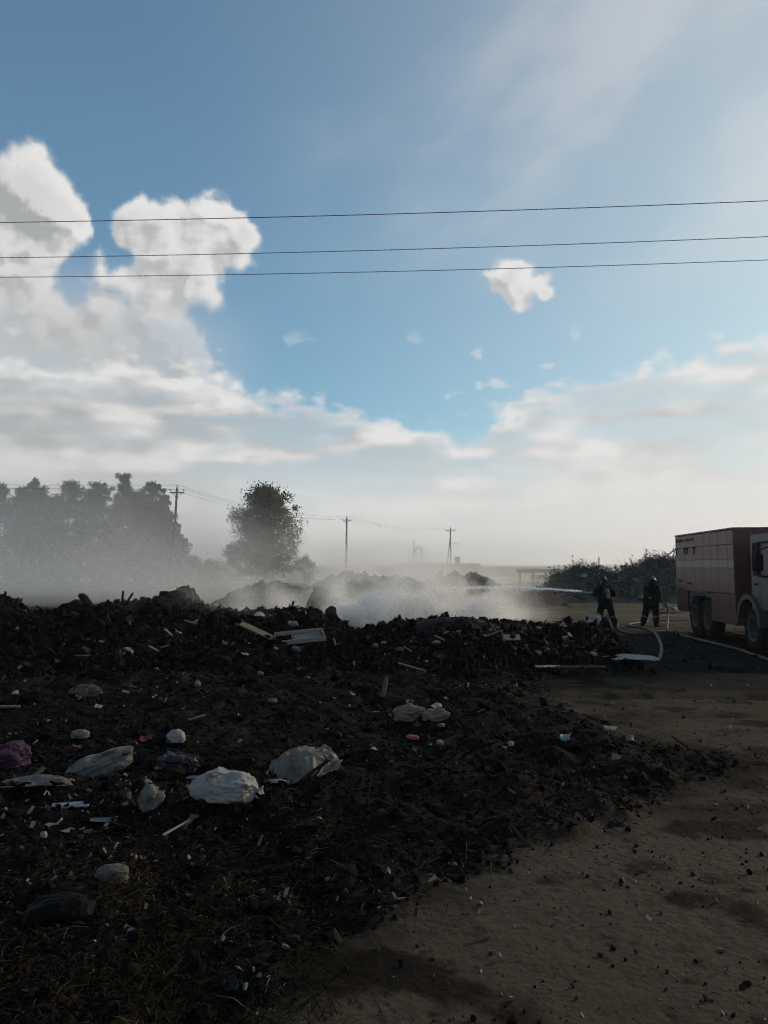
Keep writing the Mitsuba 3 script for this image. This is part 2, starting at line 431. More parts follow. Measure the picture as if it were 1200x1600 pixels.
for fn, name, lab, cat, step in HEAPS:
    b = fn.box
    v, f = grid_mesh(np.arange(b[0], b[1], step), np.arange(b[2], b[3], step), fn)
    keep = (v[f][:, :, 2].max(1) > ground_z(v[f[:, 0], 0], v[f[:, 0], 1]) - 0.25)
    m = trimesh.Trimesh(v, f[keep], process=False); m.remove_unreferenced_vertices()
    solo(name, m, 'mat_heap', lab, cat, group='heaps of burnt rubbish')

# ------------------------------------------------------------------ trees, poles, wires, far buildings
scene['mat_leaf'] = pr((0.034, 0.040, 0.026), 0.8, 0.2)
scene['mat_leaf_dark'] = pr((0.012, 0.016, 0.011), 0.85, 0.2)
scene['mat_bark'] = pr((0.05, 0.045, 0.04), 0.9, 0.1)
scene['mat_birch'] = pr((0.20, 0.19, 0.175), 0.8, 0.2)
scene['mat_concrete'] = pr((0.22, 0.215, 0.20), 0.85, 0.2)
scene['mat_pole'] = pr((0.075, 0.072, 0.067), 0.85, 0.2)
scene['mat_steel'] = pr((0.06, 0.062, 0.065), 0.5, 0.5)
scene['mat_wire'] = pr((0.035, 0.037, 0.04), 0.5, 0.5)
scene['mat_ceramic'] = pr((0.12, 0.12, 0.12), 0.3, 0.5)
scene['mat_wood_old'] = pr((0.12, 0.105, 0.085), 0.85, 0.2)


def normals_out(key, mesh, centre, mat):
    """A crown whose leaves are shaded by the roundness of the whole."""
    v = np.asarray(mesh.vertices)
    n = v - np.asarray(centre); n /= np.linalg.norm(n, axis=1, keepdims=True) + 1e-9
    path = meshkit.write_ply((v, mesh.faces), False, normals=n)
    scene[key] = {'type': 'ply', 'filename': path, 'face_normals': False, 'bsdf': {'type': 'ref', 'id': mat}}


def leaf_cloud(r, centres, spread, n, size):
    """Many leaf-sized faces about the given centres."""
    k = r.integers(0, len(centres), n)
    c = centres[k] + r.normal(0, 1, (n, 3)) * spread[k][:, None] * np.array([1, 1, 0.8])
    a = r.normal(0, 1, (n, 3)); a /= np.linalg.norm(a, axis=1, keepdims=True)
    b = np.cross(a, r.normal(0, 1, (n, 3))); b /= np.linalg.norm(b, axis=1, keepdims=True)
    s = size * r.uniform(0.5, 1.4, (n, 1))
    v = np.stack([c - a * s, c + b * s * 0.55, c + a * s, c - b * s * 0.55], 1).reshape(-1, 3)
    i = np.arange(n)[:, None] * 4
    return trimesh.Trimesh(v, np.vstack([i + [0, 1, 2], i + [0, 2, 3]]), process=False)


def make_tree(name, x, y, h, w, label, kind, seed, group=None, leaves=3600, low=0.12, cat='tree', lean=0.0, ls_=0.16):
    """A tapered trunk, limbs and a crown of leaf clumps; kind: ovate, cone, round, bush or bare."""
    r = np.random.default_rng(seed)
    z0 = float(surf(x, y)[0]) - 0.15
    key = thing(name, label, cat, group)
    top = np.array([x + lean * h, y, z0 + h])
    stem = catmull([[x, y, z0], [x + 0.1 * w * r.normal() * 0.3, y, z0 + h * 0.35], [x + lean * h * 0.6 + 0.05 * w * r.normal(), y, z0 + h * 0.7], top], 5)
    rad = np.linspace(0.018 * h, 0.004 * h, len(stem))
    ms, cs, sp = [tube(stem, rad, 6)], [], []
    nl = {'bush': 26, 'bare': 34, 'round': 110}.get(kind, 64)
    for k in range(nl):
        t = low + (1 - low) * (k + r.uniform(0, 1)) / nl
        if kind == 'cone': prof = (1 - t) ** 0.62 * 1.1 + 0.04
        elif kind == 'round': prof = (math.sin(math.pi * min(1, (t - low) / (1 - low) * 0.72 + 0.26)) ** 0.8) * 1.0 + 0.05
        elif kind == 'bare': prof = math.sin(math.pi * min(1, t * 0.9 + 0.08)) + 0.05
        else: prof = math.sin(math.pi * min(1, (t - low) / (1 - low) * 0.70 + 0.28)) ** 1.0 * 0.95 + 0.04
        o = stem[min(len(stem) - 1, int(t * (len(stem) - 1)))]
        a = r.uniform(0, 2 * math.pi)
        L = 0.5 * w * prof * r.uniform(0.72, 1.12)
        rise = (0.15 if kind == 'cone' else 0.55) * L * r.uniform(0.6, 1.3)
        if kind == 'bare': rise = L * r.uniform(0.8, 1.6)
        e = o + np.array([math.cos(a) * L, math.sin(a) * L, rise * (1 - 0.5 * t)])
        mid = (o + e) / 2 + np.array([0, 0, 0.12 * L])
        rr = 0.005 * h * (1 - 0.6 * t)
        ms.append(tube([o, mid, e], [rr, rr * 0.7, rr * 0.25], 4, False))
        for s_ in (0.45, 0.72, 0.95):
            cs.append(o + (e - o) * s_ + r.normal(0, 0.06 * w, 3) * 0.6); sp.append((0.05 * w * r.uniform(0.5, 1.6) + 0.05) * ((1.2 - 0.85 * t) if kind in ('cone', 'ovate') else 1.0))
        for _ in range(3 if kind != 'bare' else 6):
            q0 = o + (e - o) * r.uniform(0.35, 0.95); q1 = q0 + np.array([r.normal(), r.normal(), r.uniform(0.0, 1.2)]) * 0.22 * L
            ms.append(tube([q0, q1], [rr * 0.35, rr * 0.12], 3, False))
    part(key, 'trunk', cat_mesh(ms), 'mat_bark')
    if kind != 'bare':
        normals_out(key + '__crown', leaf_cloud(r, np.array(cs), np.array(sp), leaves, ls_), [x, y, z0 + 0.45 * h], 'mat_leaf_dark' if kind == 'cone' else 'mat_leaf')
    return key


ROW = [(-26, 90, 12.2, 7.0, 'ovate'), (-46.6, 92, 11.8, 5.5, 'cone'), (-44.0, 94, 11.9, 5.2, 'ovate'), (-41.2, 91, 11.9, 5.2, 'cone'), (-38.2, 93, 12.5, 6.4, 'cone'), (-34.2, 92, 12.4, 5.4, 'cone'), (-32.0, 94, 12.9, 5.0, 'cone'),
       (-29.6, 92, 11.4, 4.6, 'cone'), (-27.8, 93, 12.2, 4.6, 'cone'), (-26.4, 92, 10.6, 3.6, 'cone'), (-25.3, 94, 7.6, 2.6, 'ovate'), (-49.5, 93, 11.8, 6.0, 'ovate'), (-36.4, 96, 11.8, 6.0, 'cone'), (-42.8, 97, 11.0, 6.5, 'ovate'), (-31, 97, 10.8, 6.5, 'ovate')]
SAY = {2: 'tapering smoke-veiled tree, third from the left edge of the row', 1: 'smoke-veiled pointed tree at the left edge of the picture', 3: 'pointed grey tree under the wires, fourth from the left edge of the row',
       4: 'broad tree in the middle of the smoky row', 5: 'slim dark pointed tree right of the broad middle one', 6: 'tallest thin-tipped tree of the smoky row', 7: 'lower tree with a gap of sky in its crown',
       8: 'ragged tree with a thin airy tip near the first pole', 9: 'dark conical tree touching the first pole', 10: 'small outermost tree showing beside the foot of the first pole',
       11: 'tree cut by the left edge of the picture behind smoke', 12: 'dark back tree filling the gap behind the broad middle one', 13: 'faint back tree deep in the smoke at far left', 14: 'back tree deep in the smoke below the tallest tip'}
for k, (x, y, h, w, kind) in enumerate(ROW):
    if k not in (0, 11):
        make_tree('tree', x, y, h + 0.4 + 0.5 * math.sin(2.4 * k), w * 1.3, SAY[k], kind, 500 + k, 'trees standing in the smoke', 13000, 0.04, ls_=0.15)
make_tree('round_tree', -14.2, 92, 11.6, 7.5, 'lone full round-topped tree standing between two poles', 'round', 540, None, 30000, 0.07, ls_=0.14)
for k, (x, y, h, w, lab) in enumerate([(-21.8, 88, 3.2, 3.4, 'low bush fading into smoke just right of the first pole'), (-17.8, 89, 4.6, 3.6, 'thin bush left below the lone round tree'), (-9.6, 94, 3.4, 3.0, 'faint bush right below the lone round tree'),
                                       (-19.6, 86, 2.6, 3.5, 'lowest bush in the smoke between pole and round tree')]):
    make_tree('bush', x, y, h, w, lab, 'bush', 560 + k, 'bushes in the smoke', 4000, 0.05, 'bush', ls_=0.09)
make_tree('bare_tree', 6.2, 165, 8.6, 3.6, 'faint thin bare tree above the far low building', 'bare', 580, 'bare trees in the haze', cat='tree')
make_tree('bare_tree', 8.0, 166, 7.4, 5.2, 'second faint bare tree, lower and wider, nearer the braced pole', 'bare', 581, 'bare trees in the haze', cat='tree')


def make_pole(x, y, h, arm, dirn, label, lean=(0, 0), r0=0.14, braced=False, hooks=True):
    """A utility pole: shaft, crossarm, insulators on pins; returns the wire points."""
    z0 = float(surf(x, y)[0]) - 0.3
    key = thing('utility_pole', label, 'utility pole', 'poles of the power line')
    h = h - z0
    foot, head = np.array([x, y, z0]), np.array([x + lean[0], y + lean[1], z0 + h])
    part(key, 'shaft', tube([foot, (foot + head) / 2, head], [r0, r0 * 0.85, r0 * 0.7], 10), 'mat_pole')
    d = np.array([dirn[0], dirn[1], 0.0]); d /= np.linalg.norm(d)
    c = head - np.array([0, 0, 0.45])
    ang_ = math.degrees(math.atan2(d[1], d[0]))
    b = box(arm, 0.12, 0.12, rot=(0, 0, ang_), ch=0.015); b.apply_translation(c + np.array([-d[1], d[0], 0]) * 0.12)
    part(key, 'crossarm', b, 'mat_steel')
    ends = []
    for s in (-1, 0, 1):
        p = c + d * s * (arm / 2 - 0.06) + np.array([0, 0, 0.06]) if s else head
        part(key, 'insulator', cat_mesh([tube([p, p + [0, 0, 0.16]], 0.018, 5), tube([p + [0, 0, 0.13], p + [0, 0, 0.16], p + [0, 0, 0.2], p + [0, 0, 0.25]], [0.05, 0.07, 0.075, 0.04], 8)]), 'mat_ceramic')
        ends.append(p + np.array([0, 0, 0.24]))
    for s in (-1, 1):
        p0, p1 = c + d * s * arm * 0.36, c - np.array([0, 0, 0.55])
        part(key, 'brace', tube([p0, p1], 0.022, 5), 'mat_steel')
    if braced:
        part(key, 'strut', tube([np.array([x - 1.15, y - 0.3, z0]), foot + (head - foot) * 0.86], [r0 * 0.9, r0 * 0.7], 8), 'mat_concrete')
        p = foot + (head - foot) * 0.70
        part(key, 'lower_crossarm', box(1.5, 0.1, 0.1, at=p + [0.45, -0.16, 0], ch=0.015), 'mat_steel')
        part(key, 'lamp', box(0.5, 0.22, 0.16, at=p + [1.2, -0.16, -0.02], ch=0.04), 'mat_steel')
    return key, ends


e0 = [np.array([-60.0, 52.0, 9.1]) + np.array([0.23, 0.54, 0]) * s for s in (-1, 0, 1)]      # towards the next pole, far out of view
P1, e1 = make_pole(-19.25, 69.6, 9.2, 1.3, (1, 0.2), 'nearest slightly leaning pole with crossarm in front of the trees', (0.42, 0))
P2, e2 = make_pole(-5.5, 112.0, 9.1, 1.35, (1, -0.3), 'upright pole with short crossarm above the dark jagged heap', (0.05, 0), 0.17)
P3, e3 = make_pole(12.9, 148.0, 9.4, 2.3, (1, 0.0), 'farthest pole with a slanting brace beside the low building', (-0.1, 0), 0.15, True)


def wire(a, b, sag, r, label, group):
    t = np.linspace(0, 1, 25)[:, None]
    p = a + (b - a) * t
    p[:, 2] -= sag * 4 * (t * (1 - t))[:, 0]
    solo('power_wire', tube(p, r, 5, False), 'mat_wire', label, 'wire', group)


WHO = ('front', 'top', 'rear')
for i in range(3):
    wire(e0[i], e1[i], 0.55, 0.014, f'thin {WHO[i]} wire running over the smoky trees to the nearest pole', 'wires of the power line')
    wire(e1[i], e2[i], 0.9, 0.012, f'thin {WHO[i]} wire from the nearest pole past the lone round tree', 'wires of the power line')
    wire(e2[i], e3[i], 0.8, 0.010, f'faint {WHO[i]} wire between the upright and the braced pole', 'wires of the power line')


def sky_point(px, py, z):
    a, b = (px - 600) / 1200, (800 - py) / 1200
    d = np.array([a, _c - b * _s, _s + b * _c])
    return np.array([0, 0, CAM_H]) + d * ((z - CAM_H) / d[2])


NEAR = []
for lab, l, m_, r_ in (('highest of the three black wires crossing the blue sky', 347, 334, 313), ('middle of the three black wires crossing the blue sky', 403, 390.5, 370), ('lowest of the three black wires crossing the blue sky', 434, 424.5, 407)):
    a, b = sky_point(0, l, 7.8), sky_point(1200, r_, 7.8)
    u = (b - a) / np.linalg.norm(b - a)
    mid = (a + b) / 2
    s = np.linspace(-27, 27, 49)[:, None]
    p = mid + u * s
    p[:, 2] += 0.0011 * s[:, 0] ** 2 - 0.05
    NEAR.append(p)
    solo('power_wire', tube(p, 0.006, 6, False), 'mat_wire', lab, 'wire', 'wires crossing the sky')
# low building with a box on its roof, far in the haze
key = thing('low_building', 'long low pale building with a box on its flat roof, deep in haze', 'building')
bx, by, bz = 11.0, 160.0, -0.9
part(key, 'wall', box(17.0, 8.0, 3.3, at=(bx, by, bz + 1.65), ch=0.03), 'mat_concrete')
part(key, 'roof', box(17.4, 8.4, 0.22, at=(bx, by, bz + 3.36), ch=0.03), 'mat_steel')
part(key, 'roof_box', box(1.05, 1.0, 1.35, at=(15.0, by - 2.5, bz + 3.48 + 0.66), ch=0.03), 'mat_steel')
for k in range(4):
    part(key, 'window', box(1.3, 0.08, 1.0, at=(bx - 6 + 4 * k, by - 4.03, bz + 1.9), ch=0.02), 'mat_steel')

# a raised beam on short posts at the edge of the far road, pale sheeting under it
scene['mat_sheet'] = pr((0.55, 0.55, 0.53), 0.6, 0.3)
bkey = thing('barrier', 'long grey beam on posts at the far road, beside the brush heap', 'barrier')
bz = float(surf(14.9, 76)[0])
part(bkey, 'beam', box(4.6, 0.25, 0.36, at=(15.4, 76, bz + 1.62), ch=0.03), 'mat_concrete')
for k in range(4):
    part(bkey, 'post', box(0.2, 0.2, 1.6, at=(13.4 + 1.3 * k, 76, bz + 0.7), ch=0.02), 'mat_concrete')
solo('white_sheet', box(3.6, 0.6, 0.45, at=(16.4, 76.9, bz + 1.05), rot=(10, 0, 2), ch=0.05), 'mat_sheet', 'pale sheeting lying under the grey beam by the far road', 'sheeting')

# ------------------------------------------------------------------ brush heap at the right
r = np.random.default_rng(600)
bkey = thing('brush_heap', 'big grey-green heap of cut branches and rubbish behind the firefighters', 'brush heap')
b = heap_brush.box
v, f = grid_mesh(np.arange(b[0], b[1], 0.09), np.arange(b[2], b[3], 0.09), heap_brush)
keep = (v[f][:, :, 2].max(1) > ground_z(v[f[:, 0], 0], v[f[:, 0], 1]) - 0.25)
m = trimesh.Trimesh(v, f[keep], process=False); m.remove_unreferenced_vertices()
scene['mat_brush'] = pr((0.075, 0.084, 0.078), 0.9, 0.1)
scene['mat_withered'] = pr((0.085, 0.096, 0.085), 0.9, 0.1)
scene['mat_twig'] = pr((0.10, 0.095, 0.085), 0.9, 0.1)
part(bkey, 'mound', m, 'mat_brush')
tw, lc, ls = [], [], []
for k in range(1900):
    x, y = r.uniform(8.8, 20.5), 47 + r.normal(-1.2, 1.5)
    z = float(heap_brush(np.array([x]), np.array([y]))[0])
    if z < 0.15: continue
    o = np.array([x, y, z - 0.1])
    d = np.array([r.normal(), r.normal() * 0.6, abs(r.normal()) * 0.7 + 0.05]); d /= np.linalg.norm(d)
    L = r.uniform(0.3, 1.1) * (1.35 if r.random() < 0.06 else 0.8)
    e = o + d * L
    mid = (o + e) / 2 + r.normal(0, 0.1 * L, 3)
    tw.append(tube([o, mid, e], [0.022, 0.014, 0.006], 3, False))
    if r.random() < 0.75:
        lc.append(o + d * L * r.uniform(0.1, 0.8)); ls.append(r.uniform(0.07, 0.26))
part(bkey, 'twigs', cat_mesh(tw), 'mat_twig', kind='stuff', label='tangle of thin twigs and cut branches')
part(bkey, 'foliage', leaf_cloud(r, np.array(lc), np.array(ls), 15000, 0.075), 'mat_withered', kind='stuff', label='withered leaves on the cut branches')
for k, (x, dx, L, lean) in enumerate([(16.6, 0.75, 1.6, 1), (12.15, 0.7, 1.0, 1), (15.1, -0.35, 0.9, -1), (12.9, 0.05, 1.0, 0), (14.0, -0.1, 0.8, 0)]):
    z = float(heap_brush(np.array([x]), np.array([46.6]))[0]) - 0.1
    o = np.array([x, 46.6, z])
    e = o + np.array([dx, -0.2, math.sqrt(max(0.1, 1 - dx * dx))]) * L
    part(bkey, 'branch', cat_mesh([tube(catmull([o, (o + e) / 2 + [0.06, 0, 0.05], e], 4), np.linspace(0.05, 0.02, 9), 5), tube([(o + 2 * e) / 3, (o + 2 * e) / 3 + [0.12, 0, 0.3]], [0.02, 0.008], 4)]), 'mat_bark')

# ------------------------------------------------------------------ fire truck: X forward, Y to its left, Z up; the origin on the ground below the front axle
TH = np.array([-0.45, -4.35]); TH /= np.linalg.norm(TH)
TL = np.array([-TH[1], TH[0]])
W2 = 1.25
TO = np.array([9.0, 19.0]) + TL * W2
TZ = float(surf(TO[0], TO[1] + 2)[0])
TM = np.eye(4)
TM[:3, 0] = [TH[0], TH[1], 0]; TM[:3, 1] = [TL[0], TL[1], 0]; TM[:3, 3] = [TO[0], TO[1], 0.0]


def tr(m):
    m = m.copy(); m.apply_transform(TM); return m


def along(p):
    return (p.x - TO[0]) * float(TH[0]) + (p.y - TO[1]) * float(TH[1])


def dirt_streaks(clean, low):
    def fn(p, n, uv):
        s = along(p)
        a = tfbm(s * 5.0, p.z * 0.35, 1.7, 4)
        b = tfbm(s * 14.0, p.z * 0.8, 4.2, 3)
        g = tss(2.0, 1.25, p.z + 0.5 * (a - 0.5))
        c = mix(clean, low, dr.clip(0.75 * tss(0.45, 0.72, a) * tss(3.0, 1.6, p.z) + 0.75 * g, 0, 1))
        return c * (0.82 + 0.36 * b)
    return fn


scene['mat_truck_side'] = pr(mikit.proc(dirt_streaks((0.150, 0.092, 0.084), (0.100, 0.045, 0.037))), 0.45, 0.4)
scene['mat_truck_stripe'] = pr(mikit.proc(dirt_streaks((0.215, 0.185, 0.178), (0.16, 0.125, 0.113))), 0.45, 0.4)
scene['mat_truck_red'] = pr(mikit.proc(dirt_streaks((0.095, 0.026, 0.026), (0.045, 0.021, 0.018))), 0.4, 0.4)
scene['mat_truck_front'] = pr(mikit.proc(dirt_streaks((0.085, 0.028, 0.031), (0.07, 0.024, 0.025))), 0.45, 0.4)
scene['mat_cab'] = pr(mikit.proc(dirt_streaks((0.060, 0.060, 0.080), (0.046, 0.045, 0.055))), 0.4, 0.4)
scene['mat_rubber'] = pr((0.009, 0.010, 0.011), 0.85, 0.1)
scene['mat_dark'] = pr((0.009, 0.010, 0.012), 0.7, 0.12)
scene['mat_rim'] = pr((0.045, 0.047, 0.05), 0.6, 0.3)
scene['mat_glass'] = {'type': 'thindielectric'}
scene['mat_trim'] = pr((0.04, 0.04, 0.04), 0.5, 0.3)

tk = thing('fire_truck', 'dirty red and pale fire truck standing half out of the picture', 'fire truck')
XB, XF = -6.55, -1.06           # body, rear to front
ZT, ZS = 3.06, 1.36             # roof, top of the skirt
core = box(XF - XB - 0.04, 2 * W2 - 0.06, ZT - ZS, at=((XB + XF) / 2, 0, (ZT + ZS) / 2), ch=0.02)
body = part(tk, 'body', tr(core), 'mat_truck_red')
# upright side panels with recessed joints between them, on both sides
JX = [XB, -5.47, -4.45, -3.54, -2.85, -2.28, -1.50, XF]
JZ = [ZS, 2.04, 2.27, 2.66, ZT - 0.015]
SAYP = {1: 'white band along the side of the body'}
for side in (-1, 1):
    for c in range(7):
        for k in range(4):
            x0, x1, z0, z1 = JX[c] + 0.012, JX[c + 1] - 0.012, JZ[k] + (0.002 if k != 3 else 0.012), JZ[k + 1] - 0.002
            p = box(x1 - x0, 0.04, z1 - z0, at=((x0 + x1) / 2, side * (W2 - 0.015), (z0 + z1) / 2), ch=0.008)
            part(body, 'panel', tr(p), 'mat_truck_stripe' if k == 1 else 'mat_truck_side')
part(tk, 'front_panel', tr(box(0.04, 2 * W2 - 0.01, ZT - 0.55, at=(XF + 0.005, 0, (ZT + 0.55) / 2), ch=0.01)), 'mat_truck_front', label='dark red front wall of the truck body')
part(tk, 'rear_door', tr(box(0.04, 2 * W2 - 0.2, ZT - ZS - 0.1, at=(XB - 0.012, 0, (ZT + ZS) / 2), ch=0.01)), 'mat_truck_red')
part(tk, 'roof', tr(box(XF - XB + 0.05, 2 * W2 + 0.05, 0.05, at=((XB + XF) / 2, 0, ZT + 0.02), ch=0.015)), 'mat_truck_side')
for side in (-1, 1):
    y = side * (W2 - 0.05)
    part(tk, 'skirt', tr(box(-5.32 - XB, 0.07, 0.70, at=((XB - 5.32) / 2, y, ZS - 0.355), ch=0.01)), 'mat_truck_red', label='red lower skirt behind the wheels')
    part(tk, 'skirt', tr(box(XF + 3.02, 0.07, 0.80, at=((XF - 3.02) / 2, y, ZS - 0.405), ch=0.01)), 'mat_truck_red', label='red lower skirt between the wheels')
    part(tk, 'arch_trim', tr(box(2.3, 0.10, 0.035, at=(-4.17, side * (W2 + 0.01), ZS - 0.02), ch=0.01)), 'mat_trim')
    for xh, zh in ((-6.0, 1.62), (-5.0, 1.55)):
        part(tk, 'handle', tr(box(0.34, 0.035, 0.045, at=(xh, side * (W2 + 0.02), zh), ch=0.01)), 'mat_dark')
    for xh in (-6.40, -5.47, -5.20, -4.45):
        part(tk, 'hinge', tr(cat_mesh([box(0.26, 0.03, 0.045, at=(xh, side * (W2 + 0.016), 2.645), ch=0.008), box(0.06, 0.03, 0.16, at=(xh, side * (W2 + 0.014), 2.54), ch=0.008)])), 'mat_dark')
    # two short rows of dark lettering, too worn to read, near the rear top corner
    for x0, n in ((-6.32, 5), (-5.25, 5)):
        ms = []
        for q in range(n):
            xx = x0 + q * 0.165
            ms.append(box(0.105, 0.012, 0.035, at=(xx, side * (W2 + 0.008), 2.915), ch=0.003))
            ms.append(box(0.03, 0.012, 0.095, at=(xx - 0.038, side * (W2 + 0.0095), 2.90), ch=0.003))
            if q % 2 == 0: ms.append(box(0.03, 0.012, 0.095, at=(xx + 0.038, side * (W2 + 0.0095), 2.895), ch=0.003))
        part(body, 'marking', tr(cat_mesh(ms)), 'mat_dark')
part(tk, 'chassis', tr(cat_mesh([box(8.4, 0.12, 0.28, at=(-2.5, s * 0.42, 0.86), ch=0.01) for s in (-1, 1)] + [box(0.14, 1.9, 0.14, at=(x, 0, 0.58), ch=0.02) for x in (0.0, -3.5, -4.72)] +
                                [box(0.9, 0.5, 0.5, at=(-1.9, s * 0.8, 0.78), ch=0.06) for s in (-1, 1)])), 'mat_dark')


def wheel(x, side, rad=0.575, wid=0.36):
    yo = side * (W2 - 0.03)
    prof = np.array([[0.30, -0.16], [0.34, -0.175], [rad - 0.09, -0.18], [rad - 0.025, -0.155], [rad, -0.11], [rad, 0.11], [rad - 0.025, 0.155], [rad - 0.09, 0.18], [0.34, 0.175], [0.30, 0.16], [0.30, -0.16]])
    tyre = trimesh.creation.revolve(prof * [1, wid / 0.36], sections=40)
    treads = []
    for q in range(26):
        a = q * 2 * math.pi / 26
        for s in (-1, 1):
            b = box(0.05, 0.055, 0.14, at=(rad + 0.008, 0, s * 0.085), rot=(s * 14, 0, 0), ch=0.006)
            b.apply_transform(trimesh.transformations.rotation_matrix(a + (0.06 if s > 0 else 0), [0, 0, 1])); treads.append(b)
    R = trimesh.transformations.rotation_matrix(-side * math.pi / 2, [1, 0, 0])      # axle along Y, +z of the profile outwards

    def put(m):
        m = m.copy(); m.apply_transform(R); m.apply_translation([x, yo - side * wid / 2, rad]); return tr(m)
    wk = part(tk, 'wheel', put(trimesh.creation.revolve(np.array([[0.0, 0.02], [0.11, 0.02], [0.12, 0.10], [0.0, 0.11]]), sections=20)), 'mat_dark')
    part(wk, 'tyre', put(cat_mesh([tyre] + treads)), 'mat_rubber', 40)
    part(wk, 'rim', put(trimesh.creation.revolve(np.array([[0.09, 0.0], [0.22, -0.02], [0.255, 0.06], [0.27, 0.165], [0.325, 0.178], [0.325, 0.16], [0.285, 0.14], [0.27, 0.05], [0.23, -0.04], [0.09, -0.02], [0.09, 0.0]]), sections=36)), 'mat_rim', 40)
    bolts = [trimesh.creation.cylinder(0.016, 0.04, sections=6, transform=trimesh.transformations.translation_matrix([0.165 * math.cos(a), 0.165 * math.sin(a), 0.01])) for a in np.arange(8) * math.pi / 4]
    part(wk, 'bolts', put(cat_mesh(bolts)), 'mat_rim')


for x in (0.0, -3.50, -4.72):
    for side in (-1, 1):
        wheel(x, side)

# cab
CX0, CX1 = 0.10, 2.27
prof = [(CX0, 1.05), (CX1, 1.05), (CX1 + 0.05, 1.75), (CX1 - 0.22, 2.72), (CX1 - 0.38, 2.86), (CX0 + 0.05, 2.86), (CX0, 2.78)]


def side_plate(poly, y, th, ch=0.0):
    m = trimesh.creation.extrude_polygon(shapely.Polygon(poly), th, engine='earcut')
    m.apply_transform(np.array([[1, 0, 0, 0], [0, 0, 1, y], [0, 1, 0, 0], [0, 0, 0, 1.0]]))
    m.fix_normals()
    return m


WIN = [(0.72, 1.88), (1.94, 1.88), (1.82, 2.62), (0.72, 2.62)]
DOOR = [(0.30, 1.12), (2.12, 1.12), (2.15, 1.72), (1.92, 2.72), (0.30, 2.72)]
QWIN = [(-0.30, 1.9), (0.10, 1.9), (0.10, 2.6), (-0.30, 2.6)]
cab = part(tk, 'cab', tr(cat_mesh([side_plate(np.array(shapely.Polygon(prof).difference(shapely.Polygon(WIN).union(shapely.Polygon(DOOR).buffer(0.008))).exterior.coords)[:-1], y, 0.05) for y in (-W2 + 0.02, W2 - 0.07)] +
                                  [box(CX1 - CX0 - 0.44, 2 * W2 - 0.1, 0.05, at=((CX0 + CX1 - 0.30) / 2, 0, 2.84), ch=0.02), box(CX1 - CX0 - 0.1, 2 * W2 - 0.15, 0.06, at=((CX0 + CX1) / 2, 0, 1.09), ch=0.02),
                                   box(0.05, 2 * W2 - 0.15, 0.72, at=(CX1 + 0.01, 0, 1.42), ch=0.02)])), 'mat_cab')
for side in (-1, 1):
    y = -W2 + 0.005 if side < 0 else W2 - 0.055
    dpoly = shapely.Polygon(DOOR).difference(shapely.Polygon(WIN))
    dm = trimesh.creation.extrude_polygon(dpoly, 0.05, engine='earcut')
    dm.apply_transform(np.array([[1, 0, 0, 0], [0, 0, 1, y], [0, 1, 0, 0], [0, 0, 0, 1.0]])); dm.fix_normals()
    dk = part(cab, 'door', tr(dm), 'mat_cab')
    part(cab, 'door_window', tr(box(1.24, 0.006, 0.78, at=(1.33, side * (W2 - 0.03), 2.25))), 'mat_glass')
    part(cab, 'door_handle', tr(box(0.16, 0.04, 0.04, at=(0.46, side * (W2 + 0.02), 1.66), ch=0.01)), 'mat_dark')
    ring = [(0.80 * math.cos(a), 0.60 + 0.80 * math.sin(a)) for a in np.linspace(0.06, math.pi - 0.06, 20)] + [(0.68 * math.cos(a), 0.60 + 0.68 * math.sin(a)) for a in np.linspace(math.pi - 0.06, 0.06, 20)]
    part(cab, 'fender', tr(side_plate(ring, -W2 - 0.07 if side < 0 else W2 - 0.33, 0.40)), 'mat_trim')
    # the mirror on its bracket
    part(cab, 'mirror', tr(cat_mesh([box(0.10, 0.24, 0.40, at=(1.40, side * (W2 + 0.30), 2.18), ch=0.03), tube([[1.42, side * W2, 2.55], [1.42, side * (W2 + 0.3), 2.45], [1.42, side * (W2 + 0.3), 1.9], [1.42, side * W2, 1.8]], 0.015, 6)])), 'mat_dark')
    part(tk, 'step', tr(box(0.5, 0.3, 0.06, at=(1.3, side * (W2 - 0.12), 0.78), ch=0.015)), 'mat_dark')
    part(tk, 'headlight', tr(box(0.06, 0.32, 0.2, at=(CX1 + 0.12, side * 0.95, 0.85), ch=0.03)), 'mat_trim')
for side in (-1, 1):
    part(cab, 'window_surround', tr(cat_mesh([box(0.40, 0.02, 0.80, at=(0.50, side * (W2 + 0.012), 2.26), ch=0.005), box(1.3, 0.02, 0.05, at=(1.30, side * (W2 + 0.012), 1.85), ch=0.005), box(1.3, 0.02, 0.05, at=(1.28, side * (W2 + 0.012), 2.65), ch=0.005)])), 'mat_dark', label='black surround of the side window')
part(cab, 'rear_wall', tr(box(0.05, 2 * W2 - 0.1, 1.72, at=(CX0 + 0.03, 0, 1.96), ch=0.01)), 'mat_dark')
part(cab, 'windscreen', tr(box(0.006, 2 * W2 - 0.2, 0.98, at=(CX1 - 0.085, 0, 2.25), rot=(0, -12, 0))), 'mat_glass')
part(cab, 'seat', tr(cat_mesh([box(0.5, 0.5, 0.18, at=(1.05, s * 0.65, 1.5), ch=0.05) for s in (-1, 1)] + [box(0.14, 0.5, 0.75, at=(0.8, s * 0.65, 1.9), rot=(0, -8, 0), ch=0.05) for s in (-1, 1)])), 'mat_dark')
part(tk, 'bumper', tr(box(0.2, 2 * W2, 0.32, at=(CX1 + 0.1, 0, 0.80), ch=0.04)), 'mat_cab')
# air intake stack and spare wheel carrier in the gap behind the cab
part(tk, 'intake', tr(cat_mesh([box(0.22, 0.34, 1.35, at=(-0.55, 0.5, 1.75), ch=0.05), box(0.3, 0.42, 0.28, at=(-0.55, 0.5, 2.5), ch=0.05)])), 'mat_dark')

